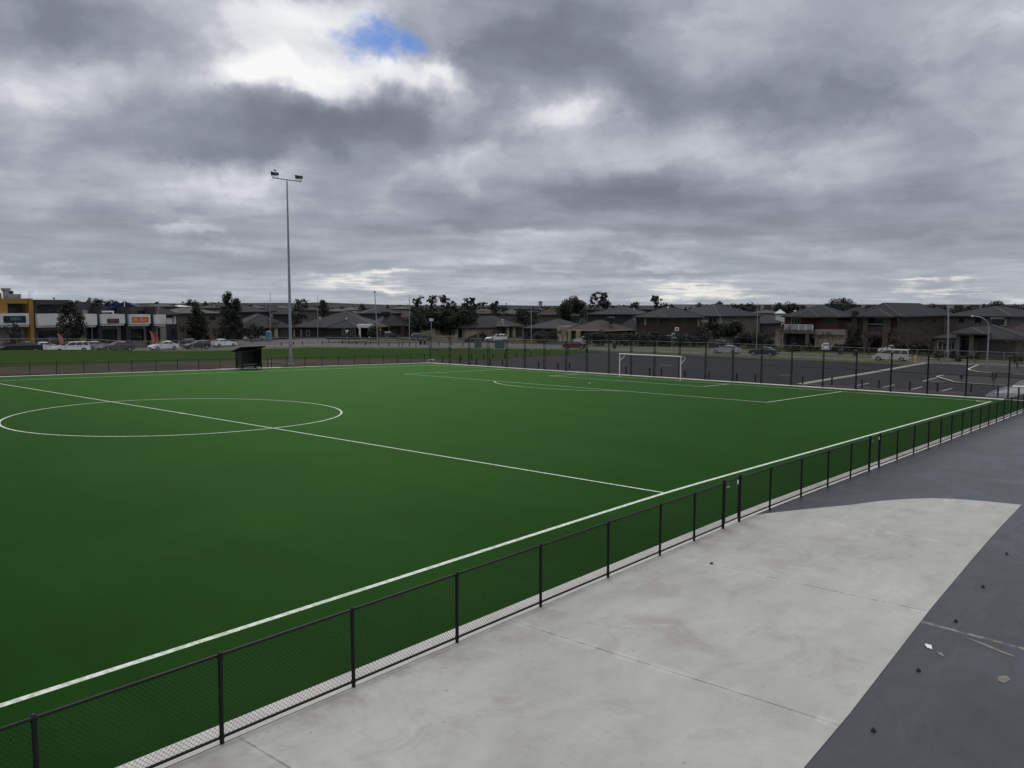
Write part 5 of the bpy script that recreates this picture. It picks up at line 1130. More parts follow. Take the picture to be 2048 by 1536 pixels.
def tree_parts(kind, H, Wd, seed, leaf, dens):
    rnd = random.Random(seed); cl = []; R = Wd/2; tr = MB(); lf = MB()
    if kind == 'round':
        tb = H*.2
        for i in range(int(30*dens)):
            u = rnd.uniform(-1, 1); a = rnd.uniform(0, 6.283); q = math.sqrt(1-u*u); k = rnd.uniform(.55, .9)
            zc = tb+(H-tb)*.5; cl.append(((q*math.cos(a)*R*k, q*math.sin(a)*R*k, zc+u*(H-tb)*.46*k), R*rnd.uniform(.26, .42)))
    elif kind == 'gum':
        heads = [((rnd.uniform(-.55, .55)*R, rnd.uniform(-.5, .5)*R, H*rnd.uniform(.72, .9)), R*rnd.uniform(.32, .46)) for _ in range(max(4, int(Wd/1.4)))]
        heads += [((rnd.uniform(-.75, .75)*R, rnd.uniform(-.7, .7)*R, H*rnd.uniform(.3, .72)), R*rnd.uniform(.32, .5)) for _ in range(max(8, int(Wd/.8)))]
        heads.append(((rnd.uniform(-.2, .2)*R, 0, H*.9), R*.36))
        for c, r in heads:
            for k in range(5):
                d = Vector((rnd.gauss(0, .5), rnd.gauss(0, .5), rnd.gauss(0, .5)))*r
                cl.append(((c[0]+d.x, c[1]+d.y, min(c[2]+d.z, H-r*.4)), r*rnd.uniform(.42, .68)))
    elif kind == 'cone':
        for i in range(int(34*dens)):
            t = rnd.random()**.8; zc = H*(.1+.84*t); w = R*(1-t)**.75*.85+R*.10; a = rnd.uniform(0, 6.283); k = rnd.uniform(.35, .85)
            cl.append(((w*k*math.cos(a), w*k*math.sin(a), zc), max(R*.2, w*rnd.uniform(.35, .5))))
    elif kind == 'oval':
        for i in range(int(46*dens)):
            u = rnd.uniform(-1, 1); a = rnd.uniform(0, 6.283); q = math.sqrt(max(0, 1-u*u))**.8; k = rnd.uniform(.35, .88); w = R*(1 if u < 0 else 1-.45*u)
            cl.append(((q*math.cos(a)*w*k, q*math.sin(a)*w*k, H*.52+u*H*.40), R*rnd.uniform(.24, .40)))
        for i in range(5): cl.append(((rnd.uniform(-.1, .1)*R, 0, H*(.8+.035*i)), R*(.26-.03*i)))
    elif kind == 'twin':
        for cx, h, w in ((-.22*R, H*.96, .62*R), (.52*R, H*.84, .40*R), (.1*R, H*.62, .85*R)):
            for i in range(int(30*dens)):
                t = (i+rnd.random())/int(30*dens); zc = h*(.2+.78*t); ww = w*(1-max(0, t-.25)*1.05)+R*.08; a = rnd.uniform(0, 6.283)
                cl.append(((cx+ww*.7*math.cos(a), ww*.7*math.sin(a), zc), R*rnd.uniform(.2, .33)))
    elif kind == 'umbrella':
        for i in range(10): a = rnd.uniform(0, 6.283); k = rnd.random()**.5; cl.append(((R*.75*k*math.cos(a), R*.75*k*math.sin(a), H*rnd.uniform(.82, .93)), R*.3))
    elif kind == 'shrub':
        for i in range(int(16*dens)):
            a = rnd.uniform(0, 6.283); k = rnd.random()**.5*.75; cl.append(((R*k*math.cos(a), R*k*math.sin(a), H*(.2+.62*rnd.random()*(1-k*.5))), min(R*.45, H*.3)*rnd.uniform(.7, 1.1)))
    vol = sum(r**2 for _, r in cl)
    for c, r in cl: leaves(lf, c, (r, r, r*.85), max(24, int(min(420, 10.0*dens*r*r/(leaf*leaf)))), leaf, rnd)
    r0 = max(.07, H*.022); top = H*(.72 if kind in ('cone', 'twin') else .5)
    limb(tr, [Vector((0, 0, -.3)), Vector((rnd.uniform(-.03, .03)*H, 0, top*.5)), Vector((rnd.uniform(-.04, .04)*H, 0, top))], r0, r0*.45, 8)
    if kind != 'shrub':
        for c, r in rnd.sample(cl, min(len(cl), 12)):
            z0 = rnd.uniform(.35, .95)*top; m_ = Vector((c[0]*.4, c[1]*.4, z0+(c[2]-z0)*.45)); limb(tr, [Vector((0, 0, min(z0, c[2]*.8))), m_, Vector(c)], r0*.4, .03, 5)
    return tr, lf
_tn = [0]
def tree(name, kind, px, d, ytop, wpx, label, leafm='leaf_dark', dens=1.0, bark='bark', group=None, leaf=None):
    b = gp(px, d); dr = ray(px, ytop); ztop = CAM.z+dr.z*d/math.hypot(dr.x, dr.y); H = max(.6, ztop-b.z); fw = (b-CAM).dot(AF); Wd = wpx/FPX*fw
    _tn[0] += 1; lf_ = leaf or clamp(d*.0016, .16, .62)
    tr, lf = tree_parts(kind, H, Wd, 100+_tn[0], lf_, dens)
    o = thing(name, label, 'shrub' if kind == 'shrub' else 'tree', b, 0, group)
    tr.build('stem' if kind == 'shrub' else 'trunk', M[bark], o); lf.build('foliage' if kind == 'shrub' else 'crown', M[leafm], o)
    return o
def bare(px, d, ytop, wpx, label, seed, mat='twig', levels=5):
    b = gp(px, d); dr = ray(px, ytop); H = CAM.z+dr.z*d/math.hypot(dr.x, dr.y)-b.z; Wd = wpx/FPX*d; rnd = random.Random(seed)
    o = thing('bare_tree', label, 'tree', b); tk, tw = MB(), MB()
    th = H*.3; rr = min(1, H/6); tk.tube((0, 0, -.2), (0, 0, th), .13*rr, .10*rr, 7)
    def grow(p, d_, L, r, lv):
        q = p+d_*L; (tk if lv < 2 else tw).tube(p, q, r, r*.65, 5 if lv < 2 else 3, False)
        if lv >= levels: return
        for _ in range(3 if lv < 4 else 3):
            n_ = (d_+Vector((rnd.gauss(0, .48), rnd.gauss(0, .48), rnd.gauss(.08, .3)))).normalized()
            n_ = Vector((n_.x*Wd/H*1.15, n_.y*Wd/H*1.15, abs(n_.z)*.9+.05)).normalized()
            grow(p+d_*L*rnd.uniform(.6, 1), n_, L*rnd.uniform(.62, .8), max(r*.6, .017), lv+1)
    for k in range(4):
        a = k*1.57+rnd.random(); grow(Vector((0, 0, th*rnd.uniform(.7, 1))), Vector((math.cos(a)*.5*Wd/H, math.sin(a)*.5*Wd/H, .8)).normalized(), H*.24, .06*rr, 1)
    tk.build('trunk', M['bark'], o); tw.build('twigs', M[mat], o)
    return o
def palm(px, d, ytop, wpx, label, seed):
    b = gp(px, d); dr = ray(px, ytop); H = CAM.z+dr.z*d/math.hypot(dr.x, dr.y)-b.z; R = wpx/FPX*d/2; rnd = random.Random(seed)
    o = thing('palm', label, 'palm', b); MB().tube((0, 0, -.2), (0, 0, H*.45), .26, .22, 9).build('trunk', M['bark'], o); f = MB(); H *= 1.05; R *= 1.15
    for k in range(44):
        a = k*2.4; el_ = rnd.uniform(.15, 1.3); pts = []
        for i in range(7):
            t = i/6; r = R*t*(1.05-.15*t)*math.cos(el_*.55); pts.append(Vector((math.cos(a)*r, math.sin(a)*r, H*.45+R*math.sin(el_)*t*1.1-R*.75*t*t)))
        for i in range(6):
            d_ = (pts[i+1]-pts[i]); s_ = Vector((-math.sin(a), math.cos(a), 0))
            for j in range(3):
                p = pts[i]+d_*(j/3)
                for q in (-1, 1): e_ = s_*q*R*.26*(1-abs(i/6-.4))-Vector((0, 0, R*.1)); w_ = d_*.30; f.add([p, p+w_, p+e_+w_*1.6], [(0, 1, 2)])
    f.build('fronds', M['palm_leaf'], o)
# near and middle trees
tree('street_tree', 'round', 28, 143, 640, 42, 'small olive tree in front of the black shop sign', 'leaf_olive', .8)
tree('street_tree', 'oval', 144, 149.5, 599, 56, 'large dark tree in front of the grey shops, wide at the foot', 'leaf_gum', 1.5)
tree('evergreen_tree', 'oval', 396, 186, 612, 46, 'dark pyramid shaped tree before the pale grey roof', 'leaf_dark', 1.5)
tree('gum_tree', 'twin', 462, 180, 580, 52, 'tall twin crowned gum left of the floodlight mast', 'leaf_gum', 1.4)
tree('shrub', 'shrub', 511, 198, 643, 36, 'dark dense bush behind the silver ute', 'leaf_dark', 1.3)
tree('far_tree', 'round', 386, 340, 592, 32, 'round far tree rising above the townhouse roofs', 'leaf_dark', 1.1)
tree('far_tree', 'round', 603, 330, 593, 30, 'round far tree immediately right of the floodlight mast', 'leaf_dark', 1.1)
tree('far_tree', 'round', 649, 300, 596, 30, 'round far tree between the two slim poles right of the mast', 'leaf_dark', 1.1)
tree('far_tree', 'round', 592, 260, 610, 22, 'low dark tree just right of the floodlight mast, below the round one', 'leaf_dark', 1.0)
tree('far_tree', 'round', 727, 330, 606, 17, 'small round tree left of the leaning pole', 'leaf_dark')
tree('shrub', 'shrub', 722, 255, 622, 26, 'yellowish bush between roofs left of the leaning pole', 'leaf_olive')
tree('far_tree', 'round', 799, 360, 606.5, 16, 'small tree above the pale grey roof left of the tree mass', 'leaf_dark')
for i, (px, d, yt, w, lm, lb) in enumerate([(838, 214, 590, 30, 'leaf_dark', 'leftmost tall tree of the dense dark tree mass'), (863, 224, 591, 34, 'leaf_gum', 'second tree of the dense dark mass, with a ragged crown'), (888, 216, 588, 34, 'leaf_dark', 'tallest round topped tree in the middle of the dark mass'), (908, 226, 600, 26, 'leaf_gum', 'lower ragged tree in the right half of the dark mass'),
    (932, 224, 591, 26, 'leaf_dark', 'first of the two pointed trees at the right of the mass'), (944, 220, 588.5, 22, 'leaf_dark', 'rightmost pointed tree of the dark mass'), (826, 220, 612, 24, 'leaf_dark', 'low tree at the left foot of the dark mass')]):
    tree('gum_tree', 'gum', px, d, yt, w, lb, lm, 1.5, group='dense dark tree mass behind the cream house')
for px, d, yt, w, lb in ((838, 208, 626, 44, 'dark understory bush below the leftmost tall tree'), (862, 212, 618, 44, 'dark understory bush behind the white lamp post'), (892, 214, 617, 52, 'dark understory bush in the middle of the tree mass'), (926, 216, 617, 48, 'dark understory bush beside the cream house roof'), (946, 218, 614, 26, 'dark understory bush at the right of the tree mass')):
    tree('bush', 'round', px, d, yt, w, lb, 'leaf_dark', 1.5, group='dense dark tree mass behind the cream house')
tree('umbrella_tree', 'umbrella', 964, 430, 602.5, 20, 'small umbrella shaped tree right of the dark tree mass', 'leaf_dark'); tree('far_tree', 'umbrella', 954, 430, 606, 14, 'small flat tree at the right end of the dark mass', 'leaf_dark')
tree('far_tree', 'gum', 994, 300, 600.5, 28, 'ragged far tree above the cream house ridge', 'leaf_gum', 1.2)
tree('far_tree', 'round', 1048, 300, 614, 40, 'low wide dark tree behind the low bushes house', 'leaf_dark', 1.0); tree('far_tree', 'round', 1066, 260, 620, 26, 'low dark tree beside the pole with a crossarm', 'leaf_dark', 1.0)
tree('round_tree', 'round', 1144, 262, 588, 56, 'big round dark tree above the brown roofed house', 'leaf_dark', 1.5)
tree('gum_tree', 'gum', 1189, 285, 581, 26, 'left tree of the tall pair with pale gaps', 'leaf_gum', 1.4); tree('gum_tree', 'gum', 1209, 285, 582, 30, 'right denser tree of the tall pair', 'leaf_dark', 1.6)
tree('far_tree', 'round', 1244, 330, 605, 20, 'small left tree of two above the green grey roof', 'leaf_dark'); tree('far_tree', 'round', 1266, 330, 597.5, 26, 'rounder right tree of two above the green grey roof', 'leaf_dark', 1.1)
tree('far_tree', 'gum', 1311, 330, 588, 30, 'ragged leaning tree above the pyramid roof', 'leaf_gum', 1.3); tree('far_tree', 'round', 1328, 330, 601, 20, 'round tree right of the ragged leaning one', 'leaf_dark'); tree('far_tree', 'round', 1342, 330, 604.5, 14, 'smallest round tree above the pyramid roof', 'leaf_dark')
for i, (px, yt, w, lb) in enumerate([(1406, 604.5, 28, 'tree before the left end of the white shed'), (1438, 602.5, 20, 'round tree standing before the bright shed wall'), (1474, 605, 22, 'tree above the solar panel roof'), (1496, 604, 22, 'rounded tree left of the slim leaning pole'), (1553, 604.5, 20, 'pointed tree left of the red brick roof'), (1574, 605, 34, 'broad tree left of the red brick roof'), (1602, 607, 18, 'small tree above the red brick wing roof'), (1672, 600.5, 46, 'broad dark tree behind the red brick roof'), (1652, 607, 18, 'low tree left of the broad dark tree'),
    (1715, 606, 26, 'tree between the red and the dark brick roofs'), (1752, 609, 14, 'small tree above the stone framed balcony'), (1860, 607.5, 24, 'tree left of the thick grey pole'), (1912, 606, 20, 'tree right of the thick grey pole'), (1936, 609, 20, 'low tree above the long slate roof'), (1966, 608, 14, 'small tree above the slate roof end'), (1986, 605, 34, 'broad tree above the right slate roof'), (2034, 614, 40, 'low dark tree at the right edge of the skyline')]):
    tree('far_tree', 'round', px, 420, yt-2.2, w*1.5, lb, 'leaf_dark', 1.0, group='trees along the skyline before the long shed')
for i, (px, yt, w, lb) in enumerate([(115, 593, 12, 'small round tree above the grey beam of the shops'), (158, 595.5, 22, 'tree behind the orange yellow sail'), (186, 594.5, 30, 'tree behind the cream sail'), (210, 593, 26, 'tree left of the bright blue sail'), (226, 597, 20, 'tree touching the bright blue sail'), (318, 602, 14, 'small tree above the pale wide roof'), (340, 604, 24, 'low tree above the townhouse'), (412, 604, 20, 'low tree right of the round far tree'), (504, 607, 14, 'small tree right of the twin gum'), (762, 608, 10, 'small tree right of the leaning pole'), (775, 607.5, 12, 'small far tree behind the roof cooler')]):
    tree('far_tree', 'round', px, 400, yt-1, w*1.25, lb, 'leaf_dark', 1.0, group='small far trees along the left skyline')
tree('round_bush', 'round', 1428, 190, 644, 40, 'big dark bush behind the black and silver cars', 'leaf_dark', 1.5); tree('round_bush', 'round', 1461, 186, 640, 46, 'biggest dark bush beside the antenna pole', 'leaf_dark', 1.5); tree('round_bush', 'round', 1410, 184, 655, 22, 'smaller dark bush at the brown brick wall', 'leaf_dark', 1.3)
tree('shrub', 'shrub', 748, 205, 645, 30, 'dark bush beside the leaning pole foot', 'leaf_dark', 1.3); tree('shrub', 'shrub', 965, 196, 656, 22, 'dark bush between the garage door and the white people carrier', 'leaf_shrub', 1.2); tree('shrub', 'shrub', 984, 198, 668, 30, 'low green hedge behind the green kiosks', 'leaf_shrub')
for px, yt, w, lb, lm in ((1078, 662, 30, 'grassy bush left of the low dark house', 'leaf_olive'), (1108, 652, 24, 'dark bush beside the cream entry wall', 'leaf_shrub'), (1088, 672, 40, 'low olive ground shrub before the dark house', 'leaf_olive'), (1200, 660, 30, 'dark bush hiding the brown roofed house', 'leaf_dark'), (1225, 664, 26, 'dark bush left of the palms', 'leaf_shrub'), (1290, 662, 22, 'grey green bush between the two palms', 'leaf_olive'), (1248, 684, 22, 'low rounded bush beside the wheelie bin', 'leaf_shrub')):
    tree('shrub', 'shrub', px, 186, yt, w, lb, lm, 1.2)
for px, yt, w, lb, lm in ((1590, 683, 22, 'low hedge before the red brick porch', 'leaf_shrub'), (1618, 684, 26, 'dark shrub beside the driveway', 'leaf_dark'), (1680, 680, 26, 'reddish bush before the cream garage', 'leaf_rust'), (1694, 664, 20, 'tall dark shrub between the two houses', 'leaf_dark'), (1832, 676, 40, 'dark shrub bank under the large bare tree', 'leaf_dark'), (1860, 684, 30, 'dark rounded shrub left of the thick grey pole', 'leaf_dark'), (1540, 668, 26, 'leafy bush left of the red brick house', 'leaf_shrub')):
    tree('shrub', 'shrub', px, 160, yt, w, lb, lm, 1.2)
for px, yt, w, lb in ((1878, 690, 22, 'shrub under the pale framed windows'), (1905, 688, 16, 'shrub left of the gabled porch'), (1950, 692, 16, 'shrub right of the gabled porch'), (1918, 711, 14, 'small dark clump before the gabled porch'), (2034, 702, 26, 'shrub at the right edge before the garage')): tree('shrub', 'shrub', px, 139, yt, w, lb, 'leaf_shrub', 1.0)
for px, yt, w, lb, d in ((440, 655, 22, 'reddish low shrubs left of the twin crowned gum', 190), (416, 660, 16, 'shrub right of the dark pyramid tree', 190), (474, 660, 20, 'dark shrub at the foot of the twin gum', 190), (380, 664, 24, 'shrub at the foot of the dark pyramid tree', 182)): tree('shrub', 'shrub', px, d, yt, w, lb, 'leaf_dark', 1.0)
for px, d, yt, w, lb, s in ((806, 196, 622, 36, 'bare brownish tree between the leaning pole and the white lamp post', 5), (900, 190, 668, 20, 'small bare tree before the cream house wall', 6), (1085, 185, 648, 50, 'wide bare tree before the low dark house', 7), (1505, 170, 642, 60, 'rusty bare tree right of the biggest dark bush', 8), (1562, 158, 636, 46, 'bare tree before the pale side wall', 9), (1660, 158, 650, 44, 'bare tree before the cream garage door', 10), (1700, 160, 632, 40, 'bare tree between the red and dark brick houses', 11), (1815, 150, 634, 76, 'largest bare tree, before the dark brick house', 12), (1858, 152, 660, 36, 'reddish bare tree left of the thick grey pole', 13), (2036, 128, 660, 50, 'bare tree leaning at the right edge', 14), (505, 190, 636, 34, 'bare tree right of the twin gum', 15), (548, 205, 630, 36, 'bare tree behind the blue toilet', 16), (368, 192, 640, 30, 'bare tree left of the dark pyramid tree', 17), (985, 186, 652, 36, 'bare tree behind the wide green kiosk', 18), (1125, 180, 650, 34, 'bare tree before the cream entry wall', 19), (1415, 172, 652, 34, 'bare tree at the right of the brown brick house', 20), (1535, 162, 646, 40, 'bare tree above the dark blue sedan', 21), (1640, 152, 655, 36, 'bare tree left of the white hatchback', 22), (1738, 150, 650, 40, 'bare tree before the stone framed balcony', 23), (1775, 148, 640, 46, 'bare tree above the cream people mover', 24)):
    bare(px, d, yt, w, lb, s)
for px, yt, w, lb in ((1192, 657, 56, 'dark hedge left of the wheelie bin'), (1240, 666, 40, 'dark bush right of the wheelie bin'), (1284, 662, 52, 'dark undergrowth between the palms'), (1330, 662, 36, 'dark bush right of the right palm'), (1372, 667, 50, 'low dark hedge along the brown brick side wall'), (1398, 668, 26, 'dark bush at the end of the brown brick side wall'), (1498, 656, 52, 'dark bush below the rusty bare tree'), (1530, 664, 34, 'dark bush right of the rusty bare tree'), (1480, 662, 30, 'dark bush right of the biggest dark bush'), (1712, 676, 26, 'dark bush at the dark brick house corner'), (1800, 684, 50, 'dark bush behind the cream people mover')):
    tree('shrub', 'shrub', px, 160 if px > 1700 else 172, yt, w, lb, 'leaf_dark', 1.3)
palm(1262, 178, 655, 42, 'left palm before the low slate roofed house', 3); palm(1309, 176, 652, 44, 'right palm before the brown brick house', 4)
bare(1926, 95, 744, 12, 'young thin bare tree in the long mulch bed', 31, levels=4); bare(1991, 92, 737, 14, 'young bare tree in the mulch bed near the zebra crossing', 32, levels=4)
# a far belt of trees and roofs nobody could count
def belt(name, l, r, d, h0, h1, n, seed, mat):
    rnd = random.Random(seed); mb = MB()
    for i in range(n):
        px = rnd.uniform(l, r); dd = d*rnd.uniform(.85, 1.2); b = gp(px, dd); h = rnd.uniform(h0, h1); w = rnd.uniform(1.0, 2.2)*h
        for _ in range(26):
            leaves(mb, (b.x+rnd.gauss(0, .3)*w, b.y+rnd.gauss(0, .3)*w, b.z+h*rnd.uniform(.15, .8)), (h*.3, h*.3, h*.24), 4, dd*.0032, rnd)
    o = mb.build(name, mat); o['kind'] = 'stuff'; return o
belt('far_woodland', -150, 2200, 520, 4.5, 11.0, 260, 3, M['leaf_dark'])
belt('garden_greenery', 330, 2100, 330, 2.2, 4.2, 150, 4, M['leaf_dark'])
belt('far_scrub', -200, 2300, 1000, 5, 9, 170, 5, M['hill'])
# ------------------------------------------------------------------ poles, lamps, signs and street furniture
def pole(px, yb, yt, lab, r0=.075, r1=.05, mat='galv', d=None, lean=0, name='pole', cat='pole'):
    b = at(px, yb) if d is None else gp(px, d); d_ = math.hypot(b.x-CAM.x, b.y-CAM.y); t = pt(px+lean, yt, d_); o = thing(name, lab, cat, b)
    MB().tube((0, 0, -.2), t-b, r0, r1, 10).build('shaft', M[mat], o); return o, t-b, d_
o, t, _ = pole(540.5, 686, 586, 'slim dark pole left of the floodlight mast', .07, .045, 'galv_dull')
o, t, _ = pole(635.5, 682, 590, 'slim pale pole right of the floodlight mast', .07, .045, 'galv')
o, t, _ = pole(755.5, 681, 585, 'pale leaning pole with a small round head before the low houses', .13, .08, 'galv', lean=-6); MB().sphere((t.x, t.y, t.z+.12), .28, .28, .16).tube(t, t+V(0, 0, .35), .05).build('head', M['plastic'], o)
o, t, _ = pole(818.8, 683, 590, 'slim pole with a band at the left of the dark tree mass', .11, .05, 'galv'); MB().tube(t*.62, t*.645, .28, .28, 8).build('band', M['galv_dull'], o)
o, t, _ = pole(1062.5, 688, 610, 'pale power pole with a crossarm behind the green kiosks', .10, .07, 'galv'); MB().bar(t*.83+V(-.6, .6, 0), t*.83+V(.6, -.6, 0), .1, .1).build('crossarm', M['galv_dull'], o)
o, t, d_ = pole(1440.5, 687, 627, 'pole with an antenna of crossed bars by the big dark bushes', .085, .05, 'galv')
q = MB(); u = Vector((AR.x, AR.y, 0)).normalized()
for zf, w0, w1 in ((.80, -.35, .2), (.70, -.55, 1.6), (.63, -.3, .3)): q.bar(t*zf+u*w0, t*zf+u*w1, .06, .06)
q.bar(t*.6+u*.3, t*.84+u*.3, .06, .06); q.bar(t*.63-u*.3, t*.8-u*.3, .05, .05); q.build('antenna', M['galv'], o)
o, t, _ = pole(1512.5, 702, 606, 'slim tall pole with a slight lean before the red bare tree', .075, .045, 'galv', lean=3.5)
o, t, _ = pole(1896.5, 716, 611, 'thick pale concrete pole left of the gabled porch', .16, .12, 'galv_dull'); MB().tube(t-V(0, 0, .3), t, .2, .18, 8).build('cap', M['galv_dull'], o)
def street_lamp(px, yb, yt, lab, arm_px):
    b = at(px, yb); d_ = math.hypot(b.x-CAM.x, b.y-CAM.y); H = pt(px, yt, d_).z-b.z; A_ = pt(arm_px, yt, d_); v = Vector((A_.x-b.x, A_.y-b.y, 0)); o = thing('street_lamp', lab, 'street lamp', b)
    hb = H*.80; MB().tube((0, 0, -.1), (0, 0, hb), .11, .075, 10).build('pole', M['galv'], o)
    pts = [Vector((0, 0, hb))]+[v*(1-math.cos(a))*.92+Vector((0, 0, hb+(H-hb)*math.sin(a))) for a in (.35, .7, 1.05, 1.35, 1.57)]
    MB().path(pts, .05, 7).build('arm', M['galv'], o); e = pts[-1]; w = v.normalized()
    MB().sphere((e.x+w.x*.3, e.y+w.y*.3, e.z+.02), .42, .2, .09, 10, 6).build('lamp_head', M['head'], o)
    return o
street_lamp(1973.5, 738, 633, 'curved grey street lamp in the mulch bed at right', 1948)
b = at(863, 721); d_ = math.hypot(b.x-CAM.x, b.y-CAM.y); H = pt(863, 642, d_).z-b.z
o = thing('post_light', 'white headed post light on a concrete block beside the far corner of the pitch', 'post light', b)
MB().tube((0, 0, 0), (0, 0, H), .055, .05, 8).build('pole', M['galv'], o); MB().box(-.4, -.25, -.05, .4, .25, .16).build('block', M['kerb'], o); MB().prism([(-.22, -.18), (.22, -.18), (.22, .18), (-.22, .18)], H, H+.28).prism([(-.28, -.24), (.28, -.24), (.28, .24), (-.28, .24)], H+.281, H+.34).build('lamp_head', M['white_paint'], o)
def small_post(px, yb, yt, lab, name, cat, parts, r=.035):
    b = at(px, yb); d_ = math.hypot(b.x-CAM.x, b.y-CAM.y); H = pt(px, yt, d_).z-b.z; o = thing(name, lab, cat, b, math.atan2(AR.y, AR.x))
    MB().tube((0, 0, -.1), (0, 0, H), r, n=7).build('post', M['galv'], o); parts(o, H); return o
small_post(694.5, 683, 660, 'give way sign showing a white triangle before the corner house', 'give_way_sign', 'road sign', lambda o, H: (MB().add([(-.42, -.05, H), (.42, -.05, H), (0, -.05, H-.75), (-.42, -.03, H), (.42, -.03, H), (0, -.03, H-.75)], [(0, 2, 1), (3, 4, 5), (0, 1, 4, 3), (1, 2, 5, 4), (2, 0, 3, 5)]).build('plate', M['white_paint'], o), MB().add([(-.2, -.055, H-.12), (.2, -.055, H-.12), (0, -.055, H-.48)], [(0, 2, 1)]).build('face', M['galv_dull'], o)))
small_post(761, 683, 657, 'small pale sign on a post right of the leaning pole', 'street_sign', 'road sign', lambda o, H: MB().box(-.18, -.05, H-.45, .18, -.02, H).build('plate', M['amber'], o))
small_post(1343.5, 700, 668, 'pole with pale green street name blades before the brown brick house', 'street_name_sign', 'street sign', lambda o, H: (MB().box(-.95, -.06, H-.4, .1, -.02, H-.18).build('blade', M['street_green'], o), MB().box(-.05, -.1, H-.75, .8, -.06, H-.53).build('blade', M['street_green'], o), MB().box(-.12, -.07, H-.1, .5, -.03, H+.25).build('plate', M['street_green'], o)))
def hoop(o, H):
    b = MB().box(-.42, -.06, H-.75, .42, -.03, H); b.build('backboard', M['white_paint'], o); MB().box(-.2, -.07, H-.58, .2, -.062, H-.17).build('target_square', M['plastic'], o)
    r = MB()
    for k in range(10): a, c = k*.628, (k+1)*.628; r.tube((.22*math.cos(a), -.3+.22*math.sin(a), H-.66), (.22*math.cos(c), -.3+.22*math.sin(c), H-.66), .015, n=4)
    r.build('ring', M['amber'], o)
small_post(1353, 690, 654.5, 'basketball backboard on a pole before the brown brick house', 'basketball_hoop', 'basketball hoop', hoop, .05)
def plain_box(name, lab, cat, px, yb, wpx, yt, depth, mat, extra=None, rz=None, d=None):
    b = at(px, yb) if d is None else gp(px, d); d_ = math.hypot(b.x-CAM.x, b.y-CAM.y); H = pt(px, yt, d_).z-b.z; w = wpx/FPX*d_/2; o = thing(name, lab, cat, b, math.atan2(AR.y, AR.x) if rz is None else rz)
    bm = MB().box(-w, 0, -.05, w, depth, H*.94); bm.build('body', M[mat], o); extra and extra(o, w, H, depth); return o
def kiosk(o, w, H, d): MB().add([(-w-.05, -.06, H*.941), (w+.05, -.06, H*.941), (w+.05, d+.06, H*.941), (-w-.05, d+.06, H*.941), (-w, 0, H), (w, 0, H), (w, d, H), (-w, d, H)], [(3, 2, 1, 0), (4, 5, 6, 7), (0, 1, 5, 4), (1, 2, 6, 5), (2, 3, 7, 6), (3, 0, 4, 7)]).build('lid', M['kiosk'], o); MB().box(-.008, -.012, .06, .008, -.001, H*.88).box(w*.1, -.03, H*.5, w*.16, -.001, H*.6).build('door_gap', M['fascia'], o); MB().box(-w-.12, -.12, -.06, w+.12, d+.12, .02).build('plinth', M['kerb'], o)
plain_box('electrical_kiosk', 'narrow grey green electrical kiosk behind the tall fence', 'kiosk', 956, 697, 14, 677, 1.1, 'kiosk', lambda o, w, H, d: (kiosk(o, w, H, d), MB().add([(-.12, -.02, H*.62), (.12, -.02, H*.62), (0, -.02, H*.42)], [(0, 2, 1)]).build('warning_mark', M['plastic'], o)))
plain_box('electrical_kiosk', 'wide grey green electrical kiosk right of the narrow one', 'kiosk', 999, 698, 20, 679.5, 1.3, 'kiosk', kiosk)
def loo(o, w, H, d): MB().sphere((0, d/2, H*.94), w*1.02, d*.52, H*.07, 10, 5).build('roof', M['blue_toilet'], o); MB().box(-w*.72, -.03, .08, w*.72, -.002, H*.86).box(w*.45, -.06, H*.42, w*.58, -.031, H*.5).build('door', M['blue_toilet'], o); MB().box(-w*1.05, -.05, -.08, w*1.05, d+.05, -.001).build('skid', M['plastic'], o)
plain_box('portable_toilet', 'light blue portable toilet left of the floodlight mast', 'portable toilet', 536.5, 682, 10.5, 662, 1.1, 'blue_toilet', loo)
def binx(o, w, H, d):
    MB().add([(-w*1.1, -.05, H*.941), (w*1.1, -.05, H*.941), (w*1.1, d+.03, H*.96), (-w*1.1, d+.03, H*.96), (-w, 0, H), (w, 0, H), (w, d, H*1.02), (-w, d, H*1.02)], [(3, 2, 1, 0), (4, 5, 6, 7), (0, 1, 5, 4), (1, 2, 6, 5), (2, 3, 7, 6), (3, 0, 4, 7)]).build('lid', M['plastic'], o)
    for s in (-1, 1): MB().tube((s*w*.8-.03, d, .1), (s*w*.8+.03, d, .1), .1, n=10).build('wheel', M['rubber'], o)
for px, yb, wp, yt, lb in ((841, 689, 5, 678, 'left wheelie bin of the pair below the tree mass'), (849, 689, 5, 680, 'right wheelie bin of the pair below the tree mass'), (1229, 697, 6, 684, 'black wheelie bin left of the palms behind the temporary fence'), (465, 674, 5, 667, 'dark bin with a pale lid below the twin crowned gum'), (1683, 709, 7, 699, 'dark bin before the driveway of the red brick house'), (1712, 711, 5, 700, 'bin before the dark brick house')):
    plain_box('wheelie_bin', lb, 'bin', px, yb, wp, yt, .6, 'plastic', binx)
o = thing('hydrant_marker', 'orange marker post beside the cream people mover', 'marker post', at(1830.5, 727), .4); o.scale = (.6, .6, 1); MB().box(-.16, -.16, -.05, .16, .16, 1.05).build('post', M['sign_yellow'], o); MB().add([(-.18, -.18, 1.05), (.18, -.18, 1.05), (.18, .18, 1.05), (-.18, .18, 1.05), (0, 0, 1.25)], [(0, 1, 4), (1, 2, 4), (2, 3, 4), (3, 0, 4)]).build('cap', M['sign_yellow'], o)
